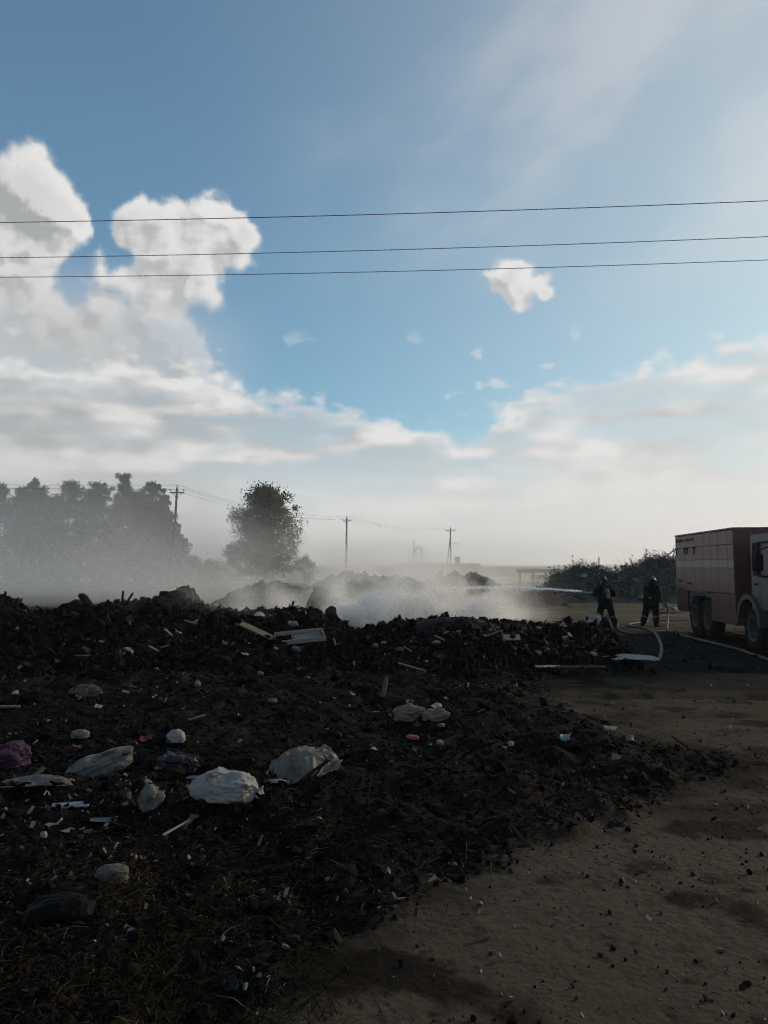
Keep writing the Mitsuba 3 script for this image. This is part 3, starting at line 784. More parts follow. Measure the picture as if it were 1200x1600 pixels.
# ------------------------------------------------------------------ firefighters
scene['mat_suit'] = pr((0.010, 0.011, 0.013), 0.9, 0.1)
scene['mat_skin'] = pr((0.30, 0.18, 0.13), 0.6, 0.3)
scene['mat_helmet'] = pr((0.012, 0.013, 0.015), 0.45, 0.25)
scene['mat_band'] = pr((0.075, 0.08, 0.075), 0.4, 0.5)
scene['mat_hose'] = pr((0.095, 0.075, 0.064), 0.7, 0.3)
scene['mat_brass'] = pr((0.30, 0.28, 0.24), 0.35, 0.6)


def ball(p, r, n=10):
    s = m3.Manifold.sphere(r, n * 2)
    return s.translate([float(v) for v in p])


def limb(*pr_):
    """Tapered chain: hulls of the spheres at successive (point, radius) joints."""
    out = None
    for (p, a), (q, b) in zip(pr_[:-1], pr_[1:]):
        h = m3.Manifold.batch_hull([ball(p, a), ball(q, b)])
        out = h if out is None else out + h
    return out


def finish(m, edge=0.03, it=6):
    m = m.refine_to_length(edge)
    q = m.to_mesh()
    t = trimesh.Trimesh(q.vert_properties[:, :3], q.tri_verts, process=True)
    trimesh.smoothing.filter_taubin(t, lamb=0.5, nu=0.53, iterations=it)
    return t


def cloth(t, seed, amp=0.012):
    """Folds: pushes the surface in and out a little."""
    v = t.vertices
    n = meshkit.fbm(v * np.array([9, 9, 5]), 3, seed) - 0.5
    t = trimesh.Trimesh(v + t.vertex_normals * (n * 2 * amp)[:, None], t.faces, process=False)
    return t


def hand(wrist, d, palm_n, curl=1.1, s=1.0):
    """A palm, four unequal bent fingers and a thumb from the side of the palm. d: along the forearm; palm_n: the way the palm faces."""
    d = np.array(d, float); d /= np.linalg.norm(d)
    n = np.array(palm_n, float); n -= d * (n @ d); n /= np.linalg.norm(n)
    sd = np.cross(d, n)
    w = np.array(wrist, float)
    out = m3.Manifold.batch_hull([ball(w + sd * k * 0.030 * s + d * j * s, 0.017 * s, 6) for k in (-1, 1) for j in (0.01, 0.085)])
    for k, (o, L) in enumerate(((-0.036, 0.070), (-0.012, 0.080), (0.012, 0.076), (0.036, 0.058))):
        p = w + d * 0.088 * s + sd * o * s
        a, ps = 0.0, [(p, 0.0105 * s)]
        for q in range(3):
            a += curl * (0.55, 0.8, 0.6)[q]
            p = p + (d * math.cos(a) + n * math.sin(a)) * L * s * (0.45, 0.32, 0.23)[q]
            ps.append((p, (0.010 - 0.001 * q) * s))
        out = out + limb(*ps)
    p = w + d * 0.025 * s - sd * 0.030 * s
    return out + limb((p, 0.013 * s), (p - sd * 0.026 * s + d * 0.03 * s + n * 0.02 * s, 0.012 * s), (p - sd * 0.012 * s + d * 0.055 * s + n * 0.05 * s, 0.010 * s))


def firefighter(label, pos, heading, J, seed, strap):
    """J: joints with the person's own axes, x to the right, y ahead, z up, feet on z = 0."""
    key = thing('person', label, 'person', 'firefighters with hoses')
    a = math.radians(heading)
    M = np.eye(4); M[:2, :2] = [[math.cos(a), math.sin(a)], [-math.sin(a), math.cos(a)]]; M[:3, :3] *= 0.99; M[:3, 3] = pos

    def pl(t):
        t = t.copy(); t.apply_transform(M); return t
    J = {k: np.array(v, float) for k, v in J.items()}
    neck, head, pel, chest = J['neck'], J['head'], J['pelvis'], J['chest']
    fwd = np.array(J.get('look', (0, 1, 0)), float); fwd /= np.linalg.norm(fwd)
    rt = np.cross(fwd, [0, 0, 1.0]); rt /= np.linalg.norm(rt); up = np.cross(rt, fwd)
    # one continuous body: trunk, limbs, neck, head with face, hands
    b = m3.Manifold.batch_hull([ball(pel + [s * 0.09, 0, 0], 0.105) for s in (-1, 1)] + [ball(chest + [s * 0.10, 0, 0], 0.12) for s in (-1, 1)])
    b = b + m3.Manifold.batch_hull([ball(chest + [s * 0.10, 0, 0], 0.12) for s in (-1, 1)] + [ball(neck, 0.06)])
    b = b + limb((neck, 0.06), (head - up * 0.07, 0.055))
    b = b + m3.Manifold.batch_hull([ball(head + up * 0.03, 0.092), ball(head - up * 0.07 + fwd * 0.03, 0.055), ball(head + fwd * 0.02 + up * 0.02, 0.085)])
    b = b + limb((head + fwd * 0.09 + up * 0.02, 0.010), (head + fwd * 0.115 - up * 0.02, 0.014))                                    # nose
    b = b + m3.Manifold.batch_hull([ball(head + fwd * 0.083 - up * 0.055 + rt * s * 0.02, 0.011) for s in (-1, 1)])                   # mouth
    for s in (-1, 1):
        b = b + ball(head + rt * s * 0.092 - up * 0.005, 0.022)                                                                      # ears
        b = b + ball(head + rt * s * 0.035 + fwd * 0.083 + up * 0.012, 0.014)                                                        # eyes
    for s, L in ((-1, 'l'), (1, 'r')):
        sh, el, wr = J['sh_' + L], J['el_' + L], J['wr_' + L]
        b = b + limb((chest + (sh - chest) * 0.5, 0.08), (sh, 0.062), (el, 0.046), (wr, 0.032)) + hand(wr, wr - el + J.get('hd_' + L, 0), J['pn_' + L])
        hp, kn, an = J['hip_' + L], J['kn_' + L], J['an_' + L]
        b = b + limb((hp, 0.09), (kn, 0.062), (an, 0.042)) + m3.Manifold.batch_hull([ball(an - [0, 0, 0.04], 0.042), ball(an + J['toe_' + L] * 0.17 - [0, 0, 0.055], 0.032), ball(an - J['toe_' + L] * 0.05 - [0, 0, 0.05], 0.036)])
    part(key, 'body', pl(finish(b, 0.022, 3)), 'mat_skin', True)
    # turnout coat with a short skirt, and wide trousers
    c = m3.Manifold.batch_hull([ball(pel + [s * 0.13, 0, -0.16], 0.145) for s in (-1, 1)] + [ball(chest + [s * 0.13, 0, -0.08], 0.135) for s in (-1, 1)])
    c = c + m3.Manifold.batch_hull([ball(chest + [s * 0.12, 0, 0.0], 0.15) for s in (-1, 1)] + [ball((J['sh_l'] + J['sh_r']) / 2 + (J[k] - (J['sh_l'] + J['sh_r']) / 2) * 0.8, 0.085) for k in ('sh_l', 'sh_r')] + [ball(neck - [0, 0, 0.02], 0.085)])
    c = c + limb((neck - [0, 0, 0.03], 0.088), (neck + (head - neck) * 0.45, 0.078))
    for L in 'lr':
        c = c + limb((J['sh_' + L], 0.10), (J['el_' + L], 0.088), (J['wr_' + L] * 0.9 + J['el_' + L] * 0.1, 0.066))
    part(key, 'coat', pl(cloth(finish(c, 0.028, 8), seed)), 'mat_suit', True)
    t = m3.Manifold.batch_hull([ball(pel + [s * 0.09, 0, -0.02], 0.13) for s in (-1, 1)] + [ball(J['hip_' + L] - [0, 0, 0.05], 0.115) for L in 'lr'])
    for L in 'lr':
        t = t + limb((J['hip_' + L], 0.13), (J['kn_' + L], 0.112), (J['an_' + L] + (J['kn_' + L] - J['an_' + L]) * 0.22, 0.108))
    part(key, 'trousers', pl(cloth(finish(t, 0.028, 8), seed + 5)), 'mat_suit', True)
    for L in 'lr':
        an, kn, toe = J['an_' + L], J['kn_' + L], J['toe_' + L]
        bt = limb((an + (kn - an) * 0.45, 0.07), (an, 0.062)) + m3.Manifold.batch_hull([ball(an - [0, 0, 0.035], 0.058), ball(an + toe * 0.19 - [0, 0, 0.055], 0.044), ball(an - toe * 0.06 - [0, 0, 0.045], 0.052)])
        part(key, 'boot', pl(finish(bt, 0.02, 4)), 'mat_rubber', True)
        part(key, 'glove', pl(finish(hand(J['wr_' + L], J['wr_' + L] - J['el_' + L] + J.get('hd_' + L, 0), J['pn_' + L], s=1.16) + limb((J['wr_' + L], 0.045), (J['wr_' + L] * 0.8 + J['el_' + L] * 0.2, 0.055)), 0.012, 2)), 'mat_dark', True)
        # light bands round the trouser legs
        p0 = an + (kn - an) * 0.62; dv = (kn - an) / np.linalg.norm(kn - an)
        part(key, 'leg_band', pl(finish(limb((p0 - dv * 0.022, 0.122), (p0 + dv * 0.022, 0.122)), 0.03, 2)).slice_plane(pl(trimesh.PointCloud([p0 - dv * 0.03])).vertices[0], M[:3, :3] @ dv).slice_plane(pl(trimesh.PointCloud([p0 + dv * 0.03])).vertices[0], -(M[:3, :3] @ dv)), 'mat_band')
    # helmet: shell, brim, neck flap
    hs = m3.Manifold.batch_hull([ball(head + up * 0.055, 0.122, 14), ball(head + up * 0.07 + fwd * 0.02, 0.118, 14), ball(head + up * 0.035 - fwd * 0.03, 0.118, 14)])
    hs = hs.trim_by_plane([float(v) for v in up], float((head + up * 0.03) @ up))
    brim = m3.Manifold.batch_hull([ball(head + up * 0.035 + fwd * math.cos(q) * (0.165 if math.cos(q) > 0 else 0.15) + rt * math.sin(q) * 0.142, 0.010, 5) for q in np.linspace(0, 2 * math.pi, 20, endpoint=False)])
    crest = limb((head + up * 0.17 - fwd * 0.08, 0.014), (head + up * 0.192, 0.016), (head + up * 0.17 + fwd * 0.10, 0.014))
    hk = part(key, 'helmet', pl(finish(hs + brim + crest, 0.02, 2)), 'mat_helmet', True)
    flap = m3.Manifold.batch_hull([ball(head + up * 0.03 - fwd * 0.09 + rt * s * 0.075, 0.035) for s in (-1, 1)] + [ball(neck - fwd * 0.05 + rt * s * 0.09 + up * 0.01, 0.035) for s in (-1, 1)])
    part(hk, 'neck_flap', pl(finish(flap, 0.025, 4)), 'mat_suit', True)
    # bright bands of the coat: round the waist hem and the chest, and the shoulder strap
    for name, zc, half in (('hem_band', pel[2] - 0.06, 0.026), ('chest_band', chest[2] - 0.10, 0.02)):
        cc = finish(c, 0.028, 8); cc = trimesh.Trimesh(cc.vertices + cc.vertex_normals * 0.012, cc.faces)
        cc = cc.slice_plane([0, 0, zc - half], [0, 0, 1]).slice_plane([0, 0, zc + half], [0, 0, -1])
        parts_ = [g for g in cc.split(only_watertight=False)]
        big = max(parts_, key=lambda g: g.extents[0] * g.extents[1])
        part(key, name, pl(big), 'mat_band', True)
    if strap == 'back':        # air cylinder and its harness on the back
        bk = -np.array([0, 1, 0.0])
        part(key, 'air_cylinder', pl(finish(limb((chest + bk * 0.20 + [-0.04, 0, 0.02], 0.068), (pel + bk * 0.20 + [-0.04, 0, 0.10], 0.068)), 0.025, 2)), 'mat_band', True)
        part(key, 'harness', pl(finish(limb((chest + bk * 0.12 + [0.1, 0, 0.14], 0.03), (chest + bk * 0.15 + [0.12, 0, -0.2], 0.03)) + limb((chest + bk * 0.12 + [-0.16, 0, 0.14], 0.03), (chest + bk * 0.15 + [-0.17, 0, -0.2], 0.03)), 0.02, 2)), 'mat_dark', True)
    return M


def W(M, p):
    return (M @ np.array([*p, 1.0]))[:3]


g1 = spot(947, 979); g1[2] = ground_z(g1[0], g1[1])
J1 = dict(pelvis=(0.0, 0.0, 0.90), chest=(-0.02, 0.05, 1.24), neck=(-0.02, 0.07, 1.43), head=(-0.03, 0.10, 1.58), look=(-0.35, 1, -0.1),
          sh_l=(-0.205, 0.06, 1.36), sh_r=(0.19, 0.05, 1.37), el_l=(-0.40, 0.06, 1.12), wr_l=(-0.20, 0.33, 1.16), el_r=(0.37, 0.0, 1.13), wr_r=(0.20, 0.27, 1.08),
          pn_l=(0.9, 0.0, 0.3), pn_r=(-0.9, 0, 0.3), hip_l=(-0.11, 0.0, 0.86), hip_r=(0.11, 0.0, 0.86), kn_l=(-0.17, 0.10, 0.49), kn_r=(0.22, -0.02, 0.48), an_l=(-0.20, 0.02, 0.10), an_r=(0.32, -0.10, 0.10),
          toe_l=np.array([-0.3, 0.95, 0]), toe_r=np.array([0.35, 0.93, 0]))
M1 = firefighter('firefighter aiming a white water jet at the smoking heap, seen from behind', (float(g1[0]), float(g1[1]), float(g1[2])), -22, J1, 700, 'back')
g2 = spot(1018, 979); g2[2] = ground_z(g2[0], g2[1])
J2 = dict(pelvis=(0.0, 0.0, 0.90), chest=(0.01, 0.07, 1.23), neck=(0.02, 0.14, 1.41), head=(0.02, 0.20, 1.54), look=(0.1, 1, -0.5),
          sh_l=(-0.18, 0.10, 1.34), sh_r=(0.20, 0.10, 1.34), el_l=(-0.20, 0.20, 1.06), wr_l=(-0.05, 0.40, 0.98), el_r=(0.25, 0.12, 1.05), wr_r=(0.20, 0.36, 0.92),
          pn_l=(0.8, 0.2, -0.3), pn_r=(-0.8, 0.2, 0.3), hip_l=(-0.11, 0, 0.86), hip_r=(0.11, 0, 0.86), kn_l=(-0.20, 0.04, 0.48), kn_r=(0.16, 0.05, 0.48), an_l=(-0.29, -0.02, 0.10), an_r=(0.17, 0.0, 0.10),
          toe_l=np.array([-0.5, 0.87, 0]), toe_r=np.array([0.2, 0.98, 0]))
M2 = firefighter('firefighter with bowed head standing beside the fire truck holding a hose', (float(g2[0]), float(g2[1]), float(g2[2])), 35, J2, 720, 'none')

# nozzle, water jet, hoses
a1, b1 = W(M1, (-0.15, 0.36, 1.16)), W(M1, (0.15, 0.24, 1.04))
tip = spot(929, 935); jd = np.array([-1.0, 0.42, 0.0]); jd /= np.linalg.norm(jd)
tip = a1 + jd * 0.50 + [0, 0, 0.03]
solo('nozzle', cat_mesh([tube([a1 - jd * 0.15, a1, a1 + jd * 0.28, tip - jd * 0.02, tip], [0.032, 0.03, 0.026, 0.022, 0.026], 10)]), 'mat_brass', 'short metal hose nozzle held by the firefighter with the water jet', 'nozzle')
scene['mat_water'] = {'type': 'principled', 'base_color': rgb(0.93, 0.94, 0.95), 'roughness': 0.25, 'specular': 0.6}
rj = np.random.default_rng(730)
end = np.array([2.4, 31.8, 1.1])
jet, drops = [], []
nseg = 90
for k in range(nseg):
    t0, t1 = k / nseg, (k + 1.02) / nseg
    def jp(t):
        p = tip + (end - tip) * t
        p[2] += 0.5 * 4 * t * (1 - t) * 0.22
        return p
    rr = 0.036 + 0.036 * t0
    j0 = rj.normal(0, rr * 0.25, 3)
    jet.append(tube([jp(t0) + j0, jp((t0 + t1) / 2) + rj.normal(0, rr * 0.4, 3), jp(t1) + rj.normal(0, rr * 0.25, 3)], [rr * 0.9, rr * rj.uniform(0.9, 1.15), rr * 0.85], 5))
    for _ in range(int(3 + 3 * t0)):
        p = jp(t0 + rj.uniform(0, 1) / nseg) + rj.normal(0, 0.02 + 0.06 * t0, 3) * [1, 1, 1.0]
        m = trimesh.creation.icosahedron(); m.apply_scale(rj.uniform(0.006, 0.014)); m.apply_translation(p); drops.append(m)
jk = thing('water_jet', 'thin white jet of water shooting from the nozzle across the road', 'water jet')
part(jk, 'stream', cat_mesh(jet), 'mat_water')
part(jk, 'drops', cat_mesh(drops), 'mat_water', kind='stuff', label='drops thrown off the water jet')


def hose(pts, rad, label):
    p = catmull(pts, 10)
    n = len(p)
    solo('fire_hose', tube(p, rad, 8), 'mat_hose', label, 'hose', 'fire hoses', smooth=True)


def on(px, py, up=0.035):
    p = spot(px, py)
    return np.array([p[0], p[1], float(ground_z(p[0], p[1])) + up])


q1 = W(M1, (0.20, 0.20, 1.03))
hose([a1 - jd * 0.1, b1, W(M1, (0.30, 0.05, 0.95)), W(M1, (0.36, 0.02, 0.55)), W(M1, (0.44, -0.05, 0.10)) , on(968, 986), on(985, 991), on(1004, 992), on(1022, 989), on(1040, 987)], 0.028, 'pale hose falling from the nozzle beside the firefighter with the jet')
hose([on(1012, 973), on(996, 975), on(983, 978), on(992, 981), on(1008, 983), on(1022, 990), on(1031, 1003), on(1034, 1018), on(1031, 1033)], 0.042, 'thick curved hose lying in a bend on the wet black ground')
w2 = W(M2, (0.16, 0.40, 0.93))
hose([W(M2, (-0.1, 0.46, 1.0)), w2, W(M2, (0.42, 0.30, 0.78)), W(M2, (0.52, 0.2, 0.4)), on(1043, 984), on(1052, 990), on(1064, 994), on(1090, 1001), on(1120, 1008), on(1160, 1019), on(1205, 1035), on(1260, 1050)], 0.032, 'long hose from the bowed firefighter past the front wheel of the truck')

# ------------------------------------------------------------------ rubbish one can name
def mat(name, c, rough=0.6, spec=0.3, **k):
    scene['mat_' + name] = pr(c, rough, spec, **k)


for n_, c_, r_ in (('bag_white', (0.20, 0.195, 0.187), 0.65), ('bag_grey', (0.10, 0.097, 0.09), 0.6), ('film', (0.074, 0.071, 0.067), 0.38), ('bag_purple', (0.027, 0.012, 0.03), 0.6), ('bag_violet', (0.013, 0.007, 0.016), 0.5), ('bag_black', (0.0035, 0.0035, 0.004), 0.6),
                   ('beige', (0.14, 0.115, 0.095), 0.75), ('paper', (0.22, 0.215, 0.205), 0.8), ('paper_grey', (0.13, 0.13, 0.127), 0.8), ('wood', (0.085, 0.06, 0.04), 0.85), ('wood_pale', (0.15, 0.125, 0.09), 0.85), ('wood_burnt', (0.009, 0.008, 0.007), 0.85),
                   ('board_blue', (0.16, 0.18, 0.22), 0.5), ('orange', (0.26, 0.09, 0.05), 0.7), ('teal', (0.13, 0.23, 0.23), 0.6), ('rust', (0.13, 0.062, 0.025), 0.9), ('red', (0.10, 0.028, 0.022), 0.8), ('pink', (0.50, 0.36, 0.36), 0.6), ('stone', (0.085, 0.075, 0.065), 0.9), ('tarp', (0.005, 0.006, 0.007), 0.75), ('bluegrey', (0.05, 0.055, 0.06), 0.7)):
    mat(n_, c_, r_, 0.35 if r_ < 0.6 else 0.15)


def sooty(c, seed, k=1.0):
    def fn(p, n, uv):
        a = tfbm(p.x * 9 + seed, p.y * 9, p.z * 9, 4)
        b = tfbm(p.x * 34 + seed, p.y * 34, p.z * 34, 3)
        return mix(c, (0.02, 0.018, 0.016), dr.clip(k * (tss(0.48, 0.70, a) * 0.75 + 0.45 * tss(0.52, 0.74, b)), 0, 0.92))
    return fn


scene['mat_bag_white'] = pr(mikit.proc(sooty((0.235, 0.23, 0.22), 3.0, 0.75)), 0.65, 0.2)
scene['mat_bag_grey'] = pr(mikit.proc(sooty((0.125, 0.12, 0.112), 8.0)), 0.6, 0.2)
scene['mat_film'] = {'type': 'principledthin', 'base_color': mikit.proc(sooty((0.26, 0.255, 0.24), 5.0, 0.5)), 'roughness': 0.35, 'spec_trans': 0.25, 'diff_trans': 0.7, 'eta': 1.3}
scene['mat_bag_black'] = pr((0.003, 0.003, 0.0035), 0.6, 0.05)


def ridged(p, s, o, seed):
    return sum(0.5 ** k * (1 - np.abs(2 * meshkit.noise(p * s * 2 ** k + 3.3 * k, seed + k) - 1)) for k in range(o))


def bag(L, Wd, H, seed, fold=0.12, neck=True, droop=0.0, sub=5):
    """A filled, creased bag lying along x: flat below, gathered at one end."""
    m = trimesh.creation.icosphere(subdivisions=sub, radius=1.0)
    v = m.vertices.copy()
    v = np.sign(v) * np.abs(v) ** 0.8
    v *= np.array([L / 2, Wd / 2, H / 2])
    t = v[:, 0] / (L / 2)
    if neck:
        g = 1 - 0.80 * nss(0.55, 0.86, t) + 0.55 * nss(0.88, 1.0, t)
        v[:, 1] *= g; v[:, 2] *= g
    k = 1.0 / max(Wd, H)
    n = ridged(v * np.array([0.7, 1.2, 1.2]) * k, 2.3, 4, seed) / 1.9 - 0.5
    n2 = meshkit.fbm(v * k * 1.4, 3, seed + 9) - 0.5
    d = v / (np.linalg.norm(v, axis=1, keepdims=True) + 1e-9)
    v = v + d * ((n * fold * 1.6 + n2 * 2.0 * fold) * max(Wd, H))[:, None]
    cr = ridged(v * np.array([0.55, 1.3, 1.3]) * k + 0.6 * (meshkit.fbm(v * k * 2, 3, seed + 2) - 0.5)[:, None], 4.2, 4, seed + 3) / 1.9 - 0.5
    cr = np.sign(cr) * np.abs(cr * 2) ** 1.4 / 2
    v = v + d * (cr * 0.55 * fold * max(Wd, H) * (0.5 + nss(-0.2, 0.8, t)))[:, None]
    v[:, 2] += droop * t * H
    lo = -0.30 * H
    v[:, 2] = np.where(v[:, 2] < lo, lo + (v[:, 2] - lo) * 0.18, v[:, 2])
    v[:, 2] -= lo + 0.03 * H
    return trimesh.Trimesh(v, m.faces, process=False)


def film(L, Wd, H, seed, n=44, hole=True):
    """A crumpled sheet: folds over a low lump, ragged rim."""
    u = np.linspace(-1, 1, n)
    X, Y = np.meshgrid(u, u)
    P = np.stack([X, Y, 0 * X + 1.7], -1)
    rag = 1 + 0.5 * (meshkit.fbm(P * 1.6, 3, seed) - 0.5)
    h = np.clip(1 - (X ** 2 + Y ** 2), 0, 1) ** 0.7 * 0.55 + (ridged(P, 1.5, 4, seed + 3) / 1.9 - 0.45) * 0.85
    v = np.stack([X * L / 2 * rag + 0.16 * L * (meshkit.fbm(P * 2.2 + 9, 3, seed + 5) - 0.5), Y * Wd / 2 * rag + 0.16 * Wd * (meshkit.fbm(P * 2.2 + 19, 3, seed + 6) - 0.5), H * np.clip(h, -0.05, 1.2)], -1).reshape(-1, 3)
    i, j = np.meshgrid(np.arange(n - 1), np.arange(n - 1), indexing='ij')
    q = np.stack([i * n + j, i * n + j + 1, (i + 1) * n + j + 1, (i + 1) * n + j], -1).reshape(-1, 4)
    c = v[q].mean(1)
    keep = meshkit.fbm(np.column_stack([q[:, 0] % n, q[:, 0] // n, q[:, 0] * 0 + 0.5]) * 0.16, 3, seed + 8) + 0.25 * (np.hypot((q[:, 0] % n) / n - 0.5, (q[:, 0] // n) / n - 0.5) < 0.36) > 0.44
    q = q[keep] if hole else q
    return trimesh.Trimesh(v, np.vstack([q[:, [0, 1, 2]], q[:, [0, 2, 3]]]), process=False)


def scrap(L, Wd, seed, fold=0.35, n=7):
    """A small curled piece of sheet with its own thickness."""
    r_ = np.random.default_rng(seed)
    u = np.linspace(-1, 1, n)
    X, Y = np.meshgrid(u, u)
    a = r_.uniform(-1, 1, 6)
    Z = fold * (a[0] * X ** 2 + a[1] * Y ** 2 + a[2] * X * Y + 0.6 * a[3] * np.abs(X - 0.3 * a[4]) + 0.25 * np.sin(4 * X + 3 * a[5] * Y))
    e = 1 + 0.35 * (meshkit.fbm(np.stack([X * 2, Y * 2, 0 * X + 0.3], -1), 3, seed) - 0.5)
    top = np.stack([X * e * L / 2 * (1 - 0.3 * a[4] * Y), Y * e * Wd / 2, Z * min(L, Wd) / 2], -1).reshape(-1, 3)
    bot = top - [0, 0, 0.004]
    i, j = np.meshgrid(np.arange(n - 1), np.arange(n - 1), indexing='ij')
    q = np.stack([i * n + j, i * n + j + 1, (i + 1) * n + j + 1, (i + 1) * n + j], -1).reshape(-1, 4)
    f = np.vstack([q[:, [0, 1, 2]], q[:, [0, 2, 3]]])
    return trimesh.Trimesh(np.vstack([top, bot]), np.vstack([f, f[:, ::-1] + len(top)]), process=False)


def stick(L, wd, th, seed, taper=0.5):
    m = box(L, wd, th, ch=min(wd, th) * 0.2)
    m = m.subdivide().subdivide()
    v = m.vertices
    t = v[:, 0] / L + 0.5
    n = meshkit.fbm(v * 14 / max(L, 0.2), 2, seed) - 0.5
    v = v * np.column_stack([t * 0 + 1, 1 - taper * nss(0.75, 1, t) + n * 0.3, 1 + n * 0.3])
    return trimesh.Trimesh(v, m.faces, process=False)


def lay(px, py, m, rot=(0, 0, 0), dz=0.0):
    """Moves a mesh to where a thing lies on the ground or heap. rot: tilt x, tilt y, heading, in degrees."""
    p = spot(px, py)
    m = m.copy()
    m.apply_transform(trimesh.transformations.euler_matrix(*np.radians(rot), 'sxyz'))
    m.apply_translation([p[0], p[1], float(surf(p[0], p[1])[0]) + dz])
    return m


def put(name, mesh_, m, label, cat, group=None, smooth=False):
    return solo(name, mesh_, 'mat_' + m, label, cat, group, smooth=smooth)


G1 = 'bags thrown on the burnt ground'
put('plastic_sack', lay(358, 1246, bag(0.56, 0.34, 0.27, 801, 0.16), (0, 2, -6)), 'bag_white', 'bright white stuffed sack, plumpest of the bags in the foreground', 'sack', G1, 50)
fk = put('plastic_bag', lay(468, 1212, film(0.82, 0.56, 0.31, 807, 90, False), (8, -12, 24), -0.03), 'film', 'crumpled see-through grey bag right behind the bright white sack', 'bag', G1, 60)
put('plastic_sack', lay(150, 1214, bag(0.74, 0.27, 0.25, 803, 0.15, True, -0.5), (0, 0, 192), 0.02), 'bag_grey', 'long pale grey sack with a red smear, raised round end to the right', 'sack', G1, 50)
put('paper_scrap', lay(120, 1192, scrap(0.09, 0.05, 804), (20, 10, 20), 0.16), 'red', 'small red smear of plastic on the long pale grey sack', 'scrap')
put('plastic_film', lay(55, 1230, film(0.66, 0.22, 0.10, 805), (0, 0, 6)), 'film', 'torn film trailing from the long pale sack to the left edge', 'film')
put('plastic_bag', lay(4, 1198, bag(0.44, 0.34, 0.27, 806, 0.2, False), (0, 0, 30)), 'bag_purple', 'purple bag cut off by the left edge of the picture', 'bag', G1, 50)
put('plastic_bag', lay(280, 1202, bag(0.46, 0.21, 0.16, 808, 0.3, True), (0, 0, -22)), 'bag_violet', 'dark violet crumpled bag behind the bright white sack', 'bag', G1, 60)
put('paper_cup', lay(275, 1160, bag(0.19, 0.15, 0.16, 809, 0.14, False, 0, 4), (0, 0, 12)), 'bag_white', 'small white crumpled tub above the dark violet bag', 'tub', None, 50)
put('lump', lay(125, 1153, bag(0.20, 0.14, 0.10, 810, 0.16, False, 0, 4)), 'bag_grey', 'small flat-topped grey lump above the long pale sack', 'lump', None, 50)
put('fibre_bundle', lay(132, 1086, bag(0.46, 0.24, 0.17, 811, 0.34, False), (0, 0, -10)), 'stone', 'grey shaggy bundle of fibre on the dark ground at far left', 'bundle', None, False)
put('plastic_bag', lay(246, 1256, bag(0.18, 0.16, 0.20, 812, 0.26, True), (0, -55, 20), 0.0), 'film', 'small knotted clear bag standing left of the bright white sack', 'bag', G1, 60)
put('board', lay(110, 1262, box(0.30, 0.09, 0.012, ch=0.003), (10, 0, 14), 0.02), 'board_blue', 'flat blue-grey strip of board below the long pale sack', 'board')
put('stick', lay(276, 1300, stick(0.30, 0.018, 0.014, 813), (0, -6, 62), 0.035), 'paper', 'thin white stick lying below the bright white sack', 'stick')
put('slat', lay(298, 1287, stick(0.34, 0.05, 0.016, 814), (0, -8, 82), 0.03), 'wood', 'short brown wooden slat beside the thin white stick', 'slat')
put('foam_lump', lay(176, 1378, bag(0.20, 0.14, 0.11, 815, 0.12, False), (0, 0, 14)), 'stone', 'rounded beige lump in brown straw near the bottom of the picture', 'lump', None, 50)
put('plastic_bag', lay(95, 1440, bag(0.36, 0.26, 0.20, 816, 0.10, False), (0, 0, 10), -0.03), 'bag_black', 'black shiny bag lying in the dark lower left corner', 'bag', G1, 50)
put('eggshell', lay(68, 1309, bag(0.05, 0.045, 0.06, 817, 0.02, False, 0, 2)), 'paper', 'tiny white egg-shaped bit of rubbish, brightest spot at lower left', 'scrap', None, True)
put('paper_scrap', lay(80, 1293, scrap(0.11, 0.06, 818), (15, 0, 10), 0.02), 'paper', 'curled white scrap just above the tiny white egg shape', 'scrap')
put('paper_scrap', lay(100, 1304, scrap(0.10, 0.07, 819), (10, 0, -10), 0.02), 'paper_grey', 'greyish scrap to the right of the tiny white egg shape', 'scrap')
put('paper_scrap', lay(162, 1285, scrap(0.21, 0.07, 820), (14, 4, 8), 0.02), 'paper_grey', 'narrow grey strip of card below the long pale sack', 'scrap')
put('paper_scrap', lay(222, 1221, scrap(0.10, 0.05, 821), (14, 4, 24), 0.03), 'paper_grey', 'small folded grey paper left of the dark violet bag', 'scrap')
put('paper_scrap', lay(250, 1205, scrap(0.12, 0.05, 822), (14, 4, 24), 0.03), 'paper', 'folded pale strip touching the dark violet bag', 'scrap')
put('paper_scrap', lay(300, 1220, scrap(0.12, 0.05, 823), (14, -4, -14), 0.03), 'paper_grey', 'pale flap at the left end of the bright white sack', 'scrap')
put('plastic_film', lay(432, 1228, film(0.22, 0.07, 0.05, 824, 20), (0, 0, 4), 0.01), 'paper', 'little torn white strip between the bright sack and the see-through bag', 'film')
put('stick', lay(8, 1108, stick(0.42, 0.06, 0.03, 825), (0, 0, 3), 0.03), 'wood_pale', 'yellowish piece of split wood at the left edge', 'stick')
put('stick', lay(308, 1126, stick(0.24, 0.04, 0.02, 826), (0, -12, 28), 0.04), 'wood_pale', 'pale splinter of wood above the white tub', 'stick')
put('paper_scrap', lay(228, 1158, scrap(0.14, 0.12, 827), (24, 0, 10), 0.03), 'red', 'dark red scrap lying in rusty brown straw', 'scrap')
put('plastic_bag', lay(640, 1125, bag(0.34, 0.22, 0.19, 828, 0.34, False), (0, 0, 10)), 'beige', 'beige crumpled bag, left of the pair in the middle of the burnt ground', 'bag', G1, 50)
put('plastic_bag', lay(681, 1125, bag(0.32, 0.20, 0.13, 829, 0.34, False), (0, 0, -8)), 'beige', 'beige flattened bag, right of the pair in the middle of the burnt ground', 'bag', G1, 50)
put('paper_scrap', lay(683, 1106, scrap(0.18, 0.12, 830, 0.6), (30, 0, 30), 0.03), 'paper', 'white folded paper on the right one of the two beige bags', 'scrap')
